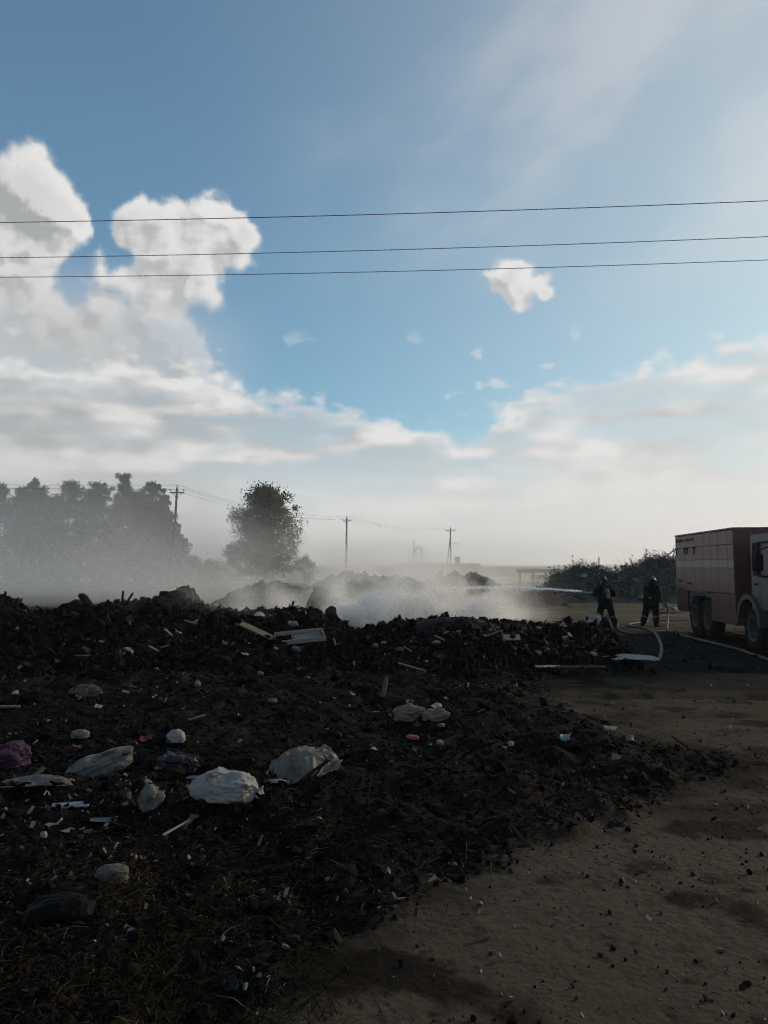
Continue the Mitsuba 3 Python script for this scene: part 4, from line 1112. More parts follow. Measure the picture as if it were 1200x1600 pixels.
put('brick_piece', lay(645, 1157, bag(0.16, 0.08, 0.06, 831, 0.07, False, 0, 2), (0, 0, -28)), 'orange', 'small orange piece of brick below the two beige bags', 'brick piece')
put('paper_scrap', lay(884, 1159, scrap(0.12, 0.10, 832, 0.4), (38, 0, -30), 0.035), 'teal', 'little turquoise scrap on the black edge of the track', 'scrap')
put('paper_scrap', lay(954, 1142, scrap(0.14, 0.08, 833), (24, 0, -12), 0.03), 'paper', 'white scrap on the brown track, biggest one near the turquoise scrap', 'scrap')
put('paper_scrap', lay(985, 1160, scrap(0.10, 0.09, 834, 0.6), (44, 0, 0), 0.035), 'paper_grey', 'grey-white upright scrap farthest right on the brown track', 'scrap')
put('paper_scrap', lay(963, 1188, scrap(0.09, 0.07, 835, 0.6), (40, 0, -40), 0.03), 'paper_grey', 'small grey scrap in the black patch at the edge of the dirt', 'scrap')
put('paper_scrap', lay(799, 1167, scrap(0.07, 0.07, 836, 0.6), (40, 0, 0), 0.03), 'paper', 'white crumb of paper below the black heap, left of the turquoise scrap', 'scrap')
put('wood_shard', lay(601, 1086, stick(0.36, 0.07, 0.04, 837), (0, -58, 70), 0.12), 'wood', 'brown splintered shard standing up in the black ground', 'shard')
put('slat', lay(642, 1046, stick(0.62, 0.05, 0.03, 838), (0, 12, -24), 0.05), 'paper_grey', 'greyish slat slanting on the black slope above the brown shard', 'slat')
put('slat', lay(603, 1009, stick(0.22, 0.06, 0.02, 839), (10, 0, -10), 0.05), 'paper', 'short pale slat on the heap, right of the white-edged frame', 'slat')
put('slat', lay(687, 1004, stick(0.26, 0.05, 0.02, 840), (0, 20, -35), 0.07), 'paper_grey', 'short grey slat pointing down the heap below the black sheet', 'slat')
# plank and the white-edged frame on the heap
put('plank', lay(402, 994, stick(0.86, 0.20, 0.035, 841, 0.1), (18, 22, -14), 0.09), 'wood_pale', 'broad brown plank sliding down the black heap', 'plank')
fr = thing('broken_drawer', 'white-edged broken drawer lying tilted on the black heap', 'drawer')


def drawer(m):
    return lay(474, 1003, m, (16, -5, 10), 0.10)


part(fr, 'bottom_panel', drawer(box(0.62, 0.50, 0.012, at=(0.1, 0, 0))), 'mat_paper_grey')
for nm, a_ in (('side', (0, -0.27, 0.03, 0.95, 0.022, 0.10)), ('side', (-0.1, 0.27, 0.03, 1.05, 0.022, 0.09)), ('end', (0.44, 0, 0.03, 0.03, 0.5, 0.09)), ('end', (-0.24, 0.02, 0.02, 0.022, 0.5, 0.06))):
    part(fr, nm, drawer(box(a_[3], a_[4], a_[5], at=a_[:3], ch=0.004)), 'mat_paper' if nm == 'side' else 'mat_paper_grey')
put('plastic_film', lay(405, 968, film(0.26, 0.18, 0.14, 842, 16), (10, 0, 20), 0.05), 'pink', 'pinkish white scrap of film above the broad brown plank', 'film')
put('paper_scrap', lay(333, 955, scrap(0.16, 0.16, 843, 0.5), (60, 0, 10), 0.08), 'paper_grey', 'pale rag near the ridge of the black heap, left of the pinkish film', 'scrap')
put('paper_scrap', lay(458, 980, scrap(0.22, 0.16, 844, 0.6), (50, 0, 10), 0.10), 'paper_grey', 'whitish rag sticking up above the broken drawer', 'scrap')
put('stick', lay(264, 994, stick(0.34, 0.05, 0.02, 845), (0, 24, -40), 0.07), 'paper', 'pale stick on the slope of the black heap below its peak', 'stick')
put('stick', lay(298, 978, stick(0.34, 0.06, 0.03, 846), (0, 14, -14), 0.07), 'wood_pale', 'pale bent piece of wood below the peak of the black heap', 'stick')
put('stick', lay(250, 1018, stick(0.36, 0.06, 0.02, 847), (0, -16, 22), 0.07), 'paper_grey', 'pale grey sticks forming a nest low on the black heap', 'stick')
put('stick', lay(240, 1020, stick(0.30, 0.06, 0.02, 848), (0, 16, -34), 0.07), 'paper_grey', 'grey strip crossing the nest low on the black heap', 'stick')
put('post', lay(191, 944, stick(0.46, 0.05, 0.05, 849), (0, -86, 0), 0.10), 'wood_burnt', 'upright charred stake on the ridge of the long heap', 'stake')
put('post', lay(200, 944, stick(0.44, 0.06, 0.05, 850), (0, -58, 12), 0.09), 'wood_burnt', 'leaning charred stake next to the upright one on the ridge', 'stake')
put('stump', lay(131, 950, bag(0.48, 0.16, 0.20, 851, 0.18, False, 0, 3), (0, 50, 0), 0.12), 'wood_burnt', 'charred stump with a knob on the ridge of the long heap', 'stump')
put('stump', lay(118, 953, bag(0.30, 0.2, 0.22, 852, 0.22, False, 0, 3), (0, -30, 0), 0.05), 'wood_burnt', 'small charred chunk left of the knobbed stump', 'chunk')
put('post', lay(24, 950, stick(0.36, 0.05, 0.05, 853), (0, -76, 0), 0.07), 'wood_burnt', 'short charred stake at the far left of the ridge', 'stake')
# black sheet over the right part of the heaps
n = 70
u, w_ = np.meshgrid(np.linspace(0, 1, n * 2), np.linspace(0, 1, n))
sx = 0.72 + 2.55 * u + 0.05 * (meshkit.fbm(np.stack([u * 4, w_ * 4, 0 * u + 1], -1), 3, 860) - 0.5)
sy = 16.75 + 1.0 * w_ + 0.2 * u
sz = surf(sx.ravel(), sy.ravel()).reshape(sx.shape)
arch = 0.40 * np.sin(math.pi * np.clip(w_ * 1.02 + 0.01, 0, 1)) ** 0.6 * (0.45 + 0.55 * np.sin(math.pi * (0.12 + 0.8 * u))) * (1 - 0.55 * nss(0.35, 1.0, u))
sz = np.maximum(sz + 0.02, 0.60 + arch - 0.10 * u) + 0.05 * (ridged(np.stack([u * 5, w_ * 1.2, 0 * u], -1), 1.3, 3, 861) / 1.75 - 0.5)
sv = np.stack([sx, sy, sz], -1).reshape(-1, 3)
i, j = np.meshgrid(np.arange(n - 1), np.arange(2 * n - 1), indexing='ij')
q = np.stack([i * 2 * n + j, i * 2 * n + j + 1, (i + 1) * 2 * n + j + 1, (i + 1) * 2 * n + j], -1).reshape(-1, 4)
put('black_sheet', trimesh.Trimesh(sv, np.vstack([q[:, [0, 1, 2]], q[:, [0, 2, 3]]]), process=False), 'tarp', 'smooth black sheet draped over the crest of the low heap under the steam', 'sheet', None, True)
put('bent_frame', lay(776, 1004, cat_mesh([tube([[-0.25, 0, 0.08], [0.12, 0, 0.20], [0.16, 0, -0.1]], 0.02, 6), tube([[-0.12, 0.05, 0.34], [0.02, 0.02, 0.16]], 0.014, 5)]), (0, 0, 10), 0.05), 'paper_grey', 'grey bent metal frame poking from the low heap', 'frame')
put('board', lay(852, 1045, stick(0.62, 0.16, 0.02, 870, 0.2), (3, 0, 3), 0.03), 'paper', 'pale flat board at the foot of the low black heap', 'board')
put('plastic_sheet', lay(986, 1031, film(0.95, 0.75, 0.10, 871, 36), (0, 0, -4), 0.02), 'paper', 'bright white torn sheet lying on the wet ground near the thick hose', 'sheet')
put('stick', lay(908, 1045, stick(1.0, 0.05, 0.04, 872), (0, 0, 4), 0.04), 'wood', 'long dull stick beside the pale flat board', 'stick')
put('plastic_bag', lay(934, 976, bag(0.28, 0.22, 0.26, 873, 0.24, True, 0, 4), (0, -60, 0), 0.02), 'bag_white', 'white bag at the feet of the firefighter with the jet, lower of two', 'bag', G1, 50)
put('plastic_bag', lay(946, 972, bag(0.36, 0.26, 0.26, 874, 0.26, False, 0, 4), (0, -20, 0), 0.05), 'bag_grey', 'pale bag behind the legs of the firefighter with the jet, upper of two', 'bag', G1, 50)
put('plastic_bag', lay(886, 1000, bag(0.22, 0.13, 0.11, 875, 0.36, False, 0, 4), (0, 0, 30), 0.02), 'bag_white', 'white crumpled bag on the end of the low heap', 'bag', G1, 50)
put('plastic_bag', lay(880, 1018, bag(0.20, 0.13, 0.09, 876, 0.36, False, 0, 4), (0, 0, -30), 0.02), 'bag_grey', 'grey crumpled bag low on the end of the heap', 'bag', G1, 50)
put('card', lay(800, 1001, box(0.34, 0.16, 0.02, ch=0.004), (40, 0, 5), 0.06), 'paper', 'white card strip at the top of the litter on the low heap', 'card')
put('grey_sheet', lay(1034, 957, film(1.7, 0.9, 0.5, 877, 36, False), (0, 0, 20), -0.05), 'bluegrey', 'crumpled blue-grey sheeting at the foot of the brush heap', 'sheeting', None, 60)
put('plank', lay(1056, 966, stick(1.0, 0.16, 0.05, 878), (0, 0, -14), 0.06), 'paper', 'whitish plank on the ground behind the truck', 'plank')
put('red_sheet', lay(1046, 969, box(1.3, 0.5, 0.03, ch=0.01), (2, 0, 4), 0.02), 'red', 'dull red sheet lying flat on the ground behind the truck', 'sheet')
for k, (px, py, L, wd, m_, lab) in enumerate([(978, 904, 1.0, 0.25, 'paper', 'pale board high on the brush heap between the firefighters'), (968, 913, 1.2, 0.12, 'wood_pale', 'slanting pale lath on the brush heap between the firefighters'), (996, 909, 0.5, 0.4, 'paper', 'white bag caught in the branches above the bowed firefighter'),
                                              (912, 905, 0.4, 0.3, 'paper', 'small white scrap in the faint left part of the brush heap'), (868, 909, 0.5, 0.5, 'paper_grey', 'pale lump at the faint left end of the brush heap'), (1008, 937, 0.7, 0.2, 'paper', 'pale board at the foot of the brush heap near the bowed firefighter')]):
    put('heap_litter', lay(px, py, scrap(L, wd, 880 + k, 0.4), (40, 8 * (k % 3 - 1), 20 - 12 * k), 0.12), m_, lab, 'scrap', 'pale things on the brush heap')

# medium scraps that only their kind and place tell apart
rs = np.random.default_rng(900)
KINDS_ = [('paper_scrap', 'paper', 'crumpled white paper scrap'), ('plastic_scrap', 'bag_grey', 'greyish plastic scrap'), ('wood_splinter', 'wood_pale', 'pale wood splinter'), ('charred_board', 'wood_burnt', 'charred piece of board')]
ZONES = [('on the slope of the long black heap', (20, 480, 955, 1035), 40, 18), ('on the low black heap under the steam', (580, 780, 985, 1040), 34, 16), ('in the litter by the firefighters on the end of the low heap', (795, 955, 975, 1030), 36, 16),
         ('on the burnt ground left of the brown shard', (10, 560, 1050, 1110), 30, 11), ('on the burnt ground around the bags', (10, 560, 1110, 1300), 34, 8), ('on the burnt ground around the beige bags', (480, 860, 1080, 1200), 26, 10), ('on the bare dirt at the lower right', (640, 1190, 1240, 1580), 12, 6)]
MARKS = [(356, 1230, 'bright white sack'), (466, 1192, 'see-through grey bag'), (140, 1200, 'long pale grey sack'), (280, 1192, 'dark violet bag'), (12, 1187, 'purple bag'), (276, 1152, 'white tub'), (125, 1147, 'flat-topped grey lump'), (130, 1078, 'shaggy fibre bundle'),
         (247, 1243, 'knotted clear bag'), (108, 1258, 'blue-grey board'), (277, 1297, 'thin white stick'), (176, 1367, 'rounded beige lump'), (100, 1425, 'black shiny bag'), (638, 1115, 'pair of beige bags'), (645, 1154, 'orange brick piece'), (884, 1157, 'turquoise scrap'),
         (601, 1076, 'brown shard'), (402, 993, 'broad brown plank'), (475, 1000, 'broken drawer'), (405, 963, 'pinkish film'), (191, 930, 'charred stakes'), (272, 925, 'peak of the long heap'), (245, 1018, 'nest of grey sticks'), (720, 970, 'black sheet'), (775, 1000, 'bent metal frame'),
         (852, 1043, 'pale flat board'), (988, 1028, 'torn white sheet'), (940, 973, 'bags by the firefighter'), (886, 998, 'white bag on the heap'), (985, 1157, 'upright pale scrap'), (8, 1106, 'yellowish split wood'), (642, 1046, 'slanting greyish slat')]
USED = set()
for zi, (where, (x0, x1, y0, y1), cnt, dd) in enumerate(ZONES):
    made, tries = 0, 0
    while made < cnt and tries < 400:
        tries += 1
        k = tries
        ki = int(rs.choice(4, p=[0.34, 0.27, 0.17, 0.22])) if zi < 6 else int(rs.choice(3, p=[0.5, 0.2, 0.3]))
        nm, mt, what = KINDS_[ki]
        px, py = rs.uniform(x0, x1), rs.uniform(y0, y1)
        q = min(MARKS, key=lambda m: math.hypot(m[0] - px, 1.6 * (m[1] - py)))
        dx, dy = px - q[0], 1.6 * (py - q[1])
        far_ = math.hypot(dx, dy) > 60
        side = ['right of', 'in front and right of', 'in front of', 'in front and left of', 'left of', 'behind and left of', 'behind', 'behind and right of'][int(round(math.atan2(dy, dx) / (math.pi / 4))) % 8]
        lab = f'{what} {"well " if far_ else ""}{side} the {q[2]}'
        if lab in USED or math.hypot(dx, dy) < 16: continue
        USED.add(lab); made += 1
        s = dd / 1200 * rs.uniform(3.5, 9.5) * (0.75 if zi == 6 else 1)
        sd = 910 + tries + 400 * zi
        if ki == 2: m_ = stick(s * 2.6, s * 0.3, s * 0.16, sd)
        elif ki == 3: m_ = stick(s * 2.2, s * 0.8, s * 0.22, sd)
        elif ki == 1 and rs.random() < 0.5: m_ = bag(s * 1.5, s, s * 0.8, sd, 0.2, False, 0, 3)
        else: m_ = scrap(s * rs.uniform(0.9, 1.7), s * rs.uniform(0.5, 1), sd, 0.6)
        put(nm, lay(px, py, m_, (rs.uniform(-40, 50), rs.uniform(-30, 30), rs.uniform(0, 180)), 0.02 + 0.12 * s), mt, lab, 'scrap', f'{what}s {where}')

# ------------------------------------------------------------------ what nobody could count: clods, charred bits, confetti of litter, straw, grass
scene['mat_bits'] = {'type': 'twosided', 'b': {'type': 'principled', 'base_color': {'type': 'mesh_attribute', 'name': 'vertex_color'}, 'roughness': 0.9, 'specular': 0.06}}
ICO = trimesh.creation.icosahedron()


def sow(r_, n_, ylo, yhi, want, halfw=0.62):
    """n_ points, thinner with distance; want(x, y) is the chance of keeping one."""
    xs, ys = [], []
    tot = 0
    while tot < n_:
        y = np.exp(r_.uniform(math.log(ylo), math.log(yhi), n_))
        x = r_.uniform(-halfw, halfw, n_) * y
        k = r_.random(n_) < want(x, y)
        xs.append(x[k]); ys.append(y[k]); tot += int(k.sum())
    return np.concatenate(xs)[:n_], np.concatenate(ys)[:n_]


def rotations(r_, n_):
    qn = r_.normal(0, 1, (n_, 4)); qn /= np.linalg.norm(qn, axis=1, keepdims=True)
    w, x, y, z = qn.T
    return np.stack([np.stack([1 - 2 * (y * y + z * z), 2 * (x * y - z * w), 2 * (x * z + y * w)], -1), np.stack([2 * (x * y + z * w), 1 - 2 * (x * x + z * z), 2 * (y * z - x * w)], -1), np.stack([2 * (x * z - y * w), 2 * (y * z + x * w), 1 - 2 * (x * x + y * y)], -1)], 1)


def scatter(name, label, r_, xy, base, size, stretch, colours, sink=0.25, flat=False):
    """One mesh of many irregular pieces: each a distorted, turned copy of base."""
    x, y = xy
    n_ = len(x)
    V, F = np.asarray(base.vertices), np.asarray(base.faces)
    sc = size[:, None] * stretch(n_)
    v = V[None] * (1 + r_.uniform(-0.35, 0.35, (n_, len(V), 1)))
    v = v * sc[:, None, :]
    R_ = rotations(r_, n_)
    if flat:      # lying pieces: small tilt only
        a = r_.uniform(0, 2 * math.pi, n_); tl = r_.normal(0, 0.38, (n_, 2))
        ca, sa = np.cos(a), np.sin(a)
        R_ = np.stack([np.stack([ca, -sa, tl[:, 0]], -1), np.stack([sa, ca, tl[:, 1]], -1), np.stack([-tl[:, 0] * ca - tl[:, 1] * sa, tl[:, 0] * sa - tl[:, 1] * ca, 0 * a + 1], -1)], 1)
    v = np.einsum('nij,nkj->nki', R_, v)
    z = surf(x, y)
    low = v[:, :, 2].min(1)
    v = v + np.stack([x, y, z - low * (1 - 2 * sink)], -1)[:, None, :]
    f = F[None] + (np.arange(n_) * len(V))[:, None, None]
    c = np.repeat(colours(n_), len(V), 0)
    scene[name] = mikit.ply((v.reshape(-1, 3), f.reshape(-1, 3)), 'mat_bits', False, color=c)
    labels[name] = {'label': label, 'kind': 'stuff', 'category': 'rubbish'}


def pick(r_, cols, p, jit=0.3):
    cols = np.array(cols)
    return lambda n_: cols[r_.choice(len(cols), n_, p=p)] * r_.uniform(1 - jit, 1 + jit, (n_, 1))


rb = np.random.default_rng(950)
PRISM = trimesh.Trimesh([[-.5, -.5, 0], [.5, -.4, 0], [.5, .45, 0], [-.4, .5, 0], [-.5, -.5, .12], [.5, -.4, .12], [.5, .45, .12], [-.4, .5, .12]],
                        [[0, 2, 1], [0, 3, 2], [4, 5, 6], [4, 6, 7], [0, 1, 5], [0, 5, 4], [1, 2, 6], [1, 6, 5], [2, 3, 7], [2, 7, 6], [3, 0, 4], [3, 4, 7]], process=False)
ROD = trimesh.Trimesh([[-.5, 0, .05], [-.5, .05, -.03], [-.5, -.05, -.03], [0, 0.06, .09], [0, .11, .01], [0, .01, .01], [.5, 0, .03], [.5, .03, -.02], [.5, -.03, -.02]],
                      [[0, 1, 4], [0, 4, 3], [1, 2, 5], [1, 5, 4], [2, 0, 3], [2, 3, 5], [3, 4, 7], [3, 7, 6], [4, 5, 8], [4, 8, 7], [5, 3, 6], [5, 6, 8], [0, 2, 1], [6, 7, 8]], process=False)
CH = lambda x, y: char_mask(x, y) * (1 - 0.85 * wet_zone(x, y))
BLACKS = [(0.003, 0.003, 0.0033), (0.0055, 0.005, 0.0046), (0.011, 0.009, 0.007), (0.02, 0.018, 0.016)]
xy = sow(rb, 16000, 3.2, 24, CH)
scatter('charred_clods', 'black clods and lumps of ash covering the burnt ground', rb, xy, ICO, np.clip(rb.lognormal(-4.65, 0.62, 16000) * (0.65 + xy[1] * 0.055), 0.004, 0.09), lambda n_: rb.uniform(0.6, 1.3, (n_, 3)), pick(rb, BLACKS, [0.45, 0.35, 0.15, 0.05]))
xy = sow(rb, 15000, 3.2, 24, CH)
scatter('charred_scraps', 'burnt scraps of sheet and board strewn over the burnt ground', rb, xy, PRISM, np.clip(rb.lognormal(-3.9, 0.6, 15000) * (0.6 + xy[1] * 0.05), 0.008, 0.2), lambda n_: np.column_stack([rb.uniform(0.7, 1.6, n_), rb.uniform(0.3, 0.9, n_), rb.uniform(0.3, 1.0, n_)]),
        pick(rb, BLACKS + [(0.04, 0.037, 0.034), (0.018, 0.011, 0.007)], [0.42, 0.31, 0.13, 0.05, 0.03, 0.06]), 0.1, True)
xy = sow(rb, 11000, 3.2, 24, CH)
scatter('charred_sticks', 'burnt sticks, stalks and wires among the ash', rb, xy, ROD, np.clip(rb.lognormal(-2.8, 0.55, 11000) * (0.5 + xy[1] * 0.055), 0.03, 0.5), lambda n_: np.column_stack([rb.uniform(0.7, 1.4, n_), rb.uniform(0.3, 0.9, n_), rb.uniform(0.3, 0.9, n_)]),
        pick(rb, BLACKS + [(0.02, 0.014, 0.009), (0.04, 0.03, 0.02)], [0.36, 0.30, 0.15, 0.06, 0.09, 0.04]), 0.15, True)
LIT = lambda x, y: CH(x, y) * nss(0.46, 0.66, meshkit.fbm(np.stack([x * 0.55, y * 0.45, 0 * x + 2.2], -1), 3, 77)) * np.where(y < 5.2, 0.35, 1)
xy = sow(rb, 2400, 4.0, 20, LIT)
scatter('litter', 'small pale crumbs of paper, plastic and glass in the ash', rb, xy, PRISM, np.clip(rb.lognormal(-4.2, 0.55, 2400) * (0.5 + xy[1] * 0.07), 0.006, 0.10), lambda n_: np.column_stack([rb.uniform(0.7, 1.8, n_), rb.uniform(0.4, 0.9, n_), rb.uniform(0.5, 2.5, n_)]),
        pick(rb, [(0.22, 0.21, 0.20), (0.12, 0.115, 0.11), (0.07, 0.065, 0.058), (0.15, 0.12, 0.08), (0.09, 0.11, 0.12), (0.14, 0.055, 0.036)], [0.20, 0.30, 0.26, 0.16, 0.05, 0.03]), 0.0, False)
DI = lambda x, y: (1 - CH(x, y)) * np.clip(nss(0.40, 0.62, meshkit.fbm(np.stack([x * 0.9, y * 0.9, 0 * x + 5.2], -1), 3, 78)) + 0.25, 0, 1)
xy = sow(rb, 4000, 3.0, 26, DI)
scatter('dirt_clods', 'dark crumbs of earth and ash on the bare dirt', rb, xy, ICO, np.clip(rb.lognormal(-5.85, 0.75, 4000) * (0.7 + xy[1] * 0.07), 0.002, 0.02), lambda n_: rb.uniform(0.6, 1.3, (n_, 3)), pick(rb, [(0.006, 0.006, 0.0055), (0.014, 0.012, 0.010), (0.026, 0.022, 0.018), (0.07, 0.065, 0.057)], [0.25, 0.38, 0.33, 0.04]), 0.2)
xy = sow(rb, 300, 3.2, 14, DI)
scatter('dirt_litter', 'tiny pale chips on the bare dirt', rb, xy, PRISM, np.clip(rb.lognormal(-4.4, 0.5, 300) * (0.6 + xy[1] * 0.06), 0.004, 0.05), lambda n_: np.column_stack([rb.uniform(0.7, 1.8, n_), rb.uniform(0.4, 0.9, n_), rb.uniform(0.5, 2.0, n_)]), pick(rb, [(0.24, 0.23, 0.22), (0.13, 0.12, 0.1)], [0.5, 0.5]), 0.0, False)
# larger broken chunks and slabs on the heaps: the ragged outline
hx, hy, hs = [], [], []
for fn, cnt, s0 in ((heap_left, 11000, 1.0), (heap_right, 4600, 0.85), (heap_mid, 260, 0.9), (heap_knob, 200, 1.0), (heap_back, 350, 1.7), (heap_fog, 80, 1.5), (heap_rear, 60, 1.3), (heap_low, 60, 1.2), (heap_low2, 60, 1.0)):
    b = fn.box
    x, y = rb.uniform(b[0], b[1], cnt * 3), rb.uniform(b[2], b[3], cnt * 3)
    k = np.nonzero(fn(x, y) > ground_z(x, y) + 0.05)[0][:cnt]
    hx.append(x[k]); hy.append(y[k]); hs.append(np.full(len(k), s0))
hx, hy, hs = map(np.concatenate, (hx, hy, hs))
n_ = len(hx); h2 = n_ // 2
ii = rb.permutation(n_)
scatter('heap_chunks', 'broken charred chunks covering the heaps', rb, (hx[ii[:h2]], hy[ii[:h2]]), ICO, np.clip(rb.lognormal(-3.35, 0.55, h2), 0.015, 0.16) * hs[ii[:h2]], lambda n_: rb.uniform(0.5, 1.4, (n_, 3)), pick(rb, BLACKS, [0.54, 0.33, 0.10, 0.03]), 0.3)
m_ = n_ - h2
scatter('heap_slabs', 'charred boards, rags and slats sticking out of the heaps', rb, (hx[ii[h2:]], hy[ii[h2:]]), PRISM, np.clip(rb.lognormal(-2.3, 0.5, m_), 0.04, 0.26) * hs[ii[h2:]], lambda n_: np.column_stack([rb.uniform(0.7, 1.5, n_), rb.uniform(0.15, 0.7, n_), rb.uniform(0.2, 0.7, n_)]), pick(rb, BLACKS + [(0.04, 0.037, 0.034)], [0.46, 0.32, 0.12, 0.06, 0.04]), 0.35)


def blades(name, label, n_, want, hgt, col, lying, seed):
    r_ = np.random.default_rng(seed)
    x, y = sow(r_, n_, 3.0, 9.5, want)
    z = surf(x, y)
    a = r_.uniform(0, 2 * math.pi, n_); L = hgt * r_.uniform(0.4, 1.3, n_)
    d = np.stack([np.cos(a) * lying, np.sin(a) * lying, 1 - 0.75 * lying * r_.uniform(0.6, 1.25, n_)], -1); d /= np.linalg.norm(d, axis=1, keepdims=True)
    s_ = np.cross(d, r_.normal(0, 1, (n_, 3))); s_ /= np.linalg.norm(s_, axis=1, keepdims=True)
    w = r_.uniform(0.0012, 0.0028, n_)[:, None]
    p0 = np.stack([x, y, z - 0.005], -1)
    p1 = p0 + d * L[:, None] * 0.55
    p2 = p0 + d * L[:, None] + np.stack([np.cos(a), np.sin(a), -0.8 + 0 * a], -1) * 0.25 * L[:, None]
    v = np.stack([p0 - s_ * w, p0 + s_ * w, p1 - s_ * w, p1 + s_ * w, p2], 1).reshape(-1, 3)
    i = np.arange(n_)[:, None] * 5
    c = np.repeat(np.array(col)[r_.integers(0, len(col), n_)] * r_.uniform(0.6, 1.3, (n_, 1)), 5, 0)
    scene[name] = mikit.ply((v, np.vstack([i + [0, 1, 3], i + [0, 3, 2], i + [2, 3, 4]])), 'mat_bits', False, color=c)
    labels[name] = {'label': label, 'kind': 'stuff', 'category': 'grass'}


def near_spots(spots):
    pts = [(spot(px, py), rr) for px, py, rr in spots]
    return lambda x, y: np.clip(sum(np.exp(-((x - p[0]) ** 2 + ((y - p[1]) * 0.7) ** 2) / rr ** 2) for p, rr in pts), 0, 1) * nss(0.3, 0.55, meshkit.fbm(np.stack([x * 3, y * 3, 0 * x], -1), 2, 5))


blades('dry_straw', 'scorched brown straw and stalks in the burnt foreground', 9000, near_spots([(205, 1345, .45), (240, 1390, .35), (100, 1370, .4), (300, 1360, .4), (205, 1125, .55), (460, 1330, .5), (560, 1300, .5), (60, 1480, .4), (160, 1500, .3), (330, 1430, .4), (90, 1180, .3), (30, 1110, .6), (450, 1400, .3)]), 0.10,
       [(0.038, 0.021, 0.010), (0.025, 0.015, 0.008), (0.06, 0.045, 0.028), (0.015, 0.010, 0.006)], 0.95, 970)
blades('green_grass', 'thin green grass in the dark lower left corner', 2600, near_spots([(380, 1500, .35), (420, 1560, .3), (300, 1560, .35), (340, 1450, .3), (200, 1580, .3)]), 0.085, [(0.009, 0.016, 0.006), (0.013, 0.019, 0.008), (0.022, 0.023, 0.013)], 0.55, 971)
blades('pale_stalks', 'a few long pale stalks among the ash', 260, lambda x, y: CH(x, y) * (y < 9), 0.16, [(0.13, 0.11, 0.075), (0.08, 0.07, 0.05)], 0.9, 972)

# ------------------------------------------------------------------ air: haze over everything, steam from the wet heaps, smoke drifting across the back
scene['haze_air'] = {'type': 'homogeneous', 'albedo': rgb(0.98), 'sigma_t': rgb(0.0003), 'phase': {'type': 'hg', 'g': 0.6}}
scene['haze'] = {'type': 'cube', 'to_world': T().translate([0, 0, 15]).scale([1400, 1400, 18]), 'bsdf': {'type': 'null'}, 'interior': {'type': 'ref', 'id': 'haze_air'}}
labels['haze'] = {'kind': 'stuff', 'label': 'thin haze over the whole dump'}


def volume(name, label, lo, hi, n, dens, scale, albedo, g, air=True):
    lo, hi = np.array(lo, float), np.array(hi, float)
    ax = [lo[k] + (np.arange(n[k]) + 0.5) / n[k] * (hi[k] - lo[k]) for k in range(3)]
    Z, Y, X = np.meshgrid(ax[2], ax[1], ax[0], indexing='ij')
    d = dens(X, Y, Z)
    for k, (a, c) in enumerate(((Z, 2), (Y, 1), (X, 0))):       # thins to nothing at the sides
        w = 0.08 * (hi[c] - lo[c])
        d = d * (nss(hi[c], hi[c] - w, a) * (nss(lo[c], lo[c] + w, a) if c != 2 else 1))
    d = np.clip(d, 0, None)
    m = T().translate(lo.tolist()).scale((hi - lo).tolist())
    scene[name + '_air'] = {'type': 'heterogeneous', 'albedo': rgb(*albedo), 'phase': {'type': 'hg', 'g': g},
                            'sigma_t': {'type': 'gridvolume', 'grid': mi.VolumeGrid(d[..., None].astype(np.float32)), 'to_world': m, 'filter_type': 'trilinear'}, 'scale': float(scale)}
    scene[name] = {'type': 'cube', 'to_world': T().translate(((lo + hi) / 2).tolist()).scale(((hi - lo) / 2).tolist()), 'bsdf': {'type': 'null'},
                   'interior': {'type': 'ref', 'id': name + '_air'}, 'exterior': {'type': 'ref', 'id': 'haze_air'}}
    labels[name] = {'kind': 'stuff', 'label': label}
    return d


def w3(X, Y, Z, s, o, seed):
    return meshkit.fbm(np.stack([X * s, Y * s, Z * s], -1), o, seed)


# (x, y, strength) of the places where the wet ash gives off steam
VENTS = [(-0.85, 22.2, 1.2), (-0.30, 21.4, 0.9), (0.25, 22.0, 0.45), (1.15, 22.8, 1.1), (1.75, 22.0, 1.1), (2.95, 22.6, 0.95), (3.65, 23.2, 0.6), (-1.5, 24.5, 0.35), (-4.6, 26.4, 0.25), (-3.3, 27, 0.3), (2.2, 27.5, 0.5), (0.4, 27.0, 0.4)]


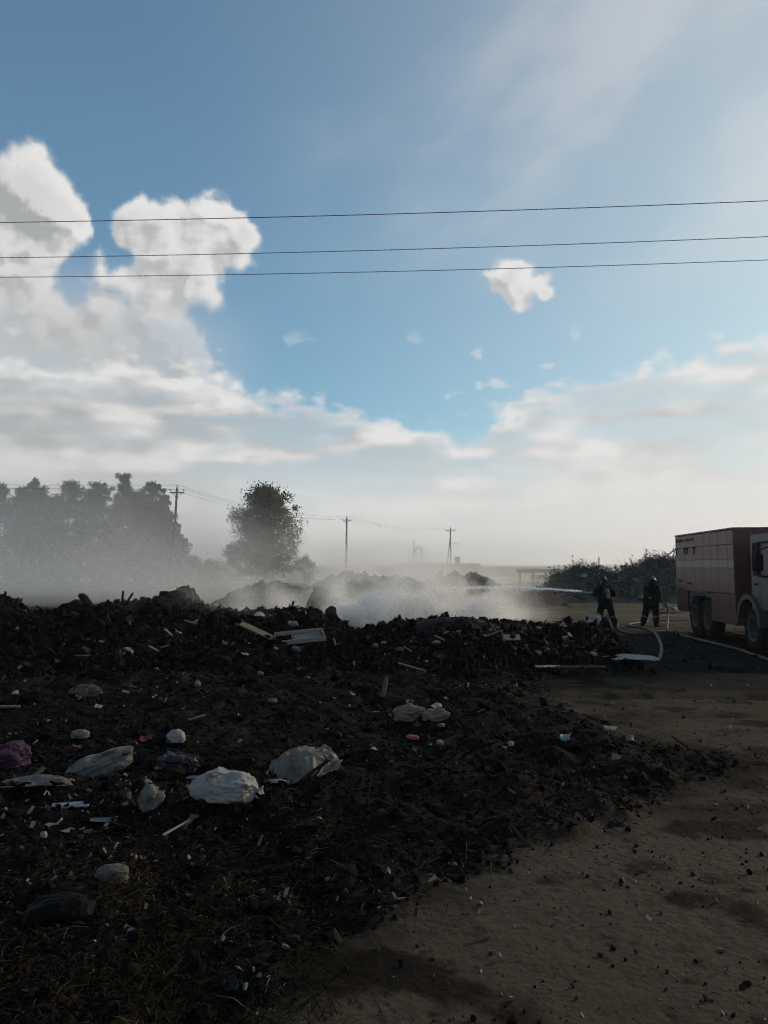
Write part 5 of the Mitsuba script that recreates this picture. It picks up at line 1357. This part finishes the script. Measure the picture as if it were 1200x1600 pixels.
def steam_density(X, Y, Z):
    z = np.clip(Z, 0, 9)
    wx = (w3(X, Y, Z, 0.6, 4, 300) - 0.5) * 2.0
    wy = (w3(X, Y, Z, 0.6, 4, 310) - 0.5) * 2.0
    d = 0
    for vx, vy, s in VENTS:
        r = 0.22 + 0.25 * z
        amp = np.clip(0.12 + z * 0.40, 0.12, 0.9)
        q = np.hypot(X + wx * amp - vx + 0.22 * z, Y + wy * amp - vy) / r
        d = d + s * np.exp(-q ** 2) * (0.25 / r) * np.exp(-(z / 1.15) ** 1.6)
    n = w3(X, Y, Z * 1.2, 1.1, 5, 320)
    lay = 0.05 * np.exp(-(z / 0.7) ** 1.4) * nss(0.44, 0.66, w3(X, Y, Z, 0.45, 4, 330)) * nss(-8.5, -4, X) * nss(6.8, 4.8, X)
    return (d + lay) * nss(0.36, 0.52, n) * nss(6.0, 3.6, X - 0.12 * (Y - 20))


volume('steam', 'white steam curling up from the wet ash behind the black heaps', (-9, 18.2, -0.2), (8.5, 33.5, 4.6), (170, 120, 64), steam_density, 21.0, (0.996, 0.995, 0.993), 0.3)


def smoke_density(X, Y, Z):
    side = np.interp(X / np.maximum(Y, 1), [-0.7, -0.5, -0.38, -0.27, -0.2, -0.1, 0.0, 0.1, 0.2, 0.3, 0.5], [1.9, 1.9, 1.8, 1.45, 1.2, 0.95, 0.6, 0.46, 0.34, 0.22, 0.16])
    n = nss(0.30, 0.68, w3(X, Y, Z * 1.3, 0.085, 5, 340) + 0.25 * (w3(X, Y, Z, 0.3, 3, 350) - 0.5))
    top = np.interp(X / np.maximum(Y, 1), [-0.6, -0.3, -0.15, 0.1, 0.3], [5.0, 4.6, 3.4, 4.5, 6.0])
    side = side * (nss(34, 42, Y) * nss(-0.12, -0.24, X / np.maximum(Y, 1)) + nss(46, 56, Y) * (1 - nss(-0.12, -0.24, X / np.maximum(Y, 1))))
    return side * (0.10 + 1.1 * n) * np.exp(-(np.clip(Z, 0, 99) / top) ** 1.25) + 0.55 * side * np.exp(-(np.clip(Z, 0, 99) / 1.8) ** 1.5) * nss(-0.1, -0.22, X / np.maximum(Y, 1)) * nss(70, 50, Y)


volume('smoke', 'grey smoke drifting in front of the trees and poles', (-72, 34.2, -1.2), (66, 126, 24), (150, 100, 56), smoke_density, 0.056, (0.915, 0.925, 0.925), 0.55)
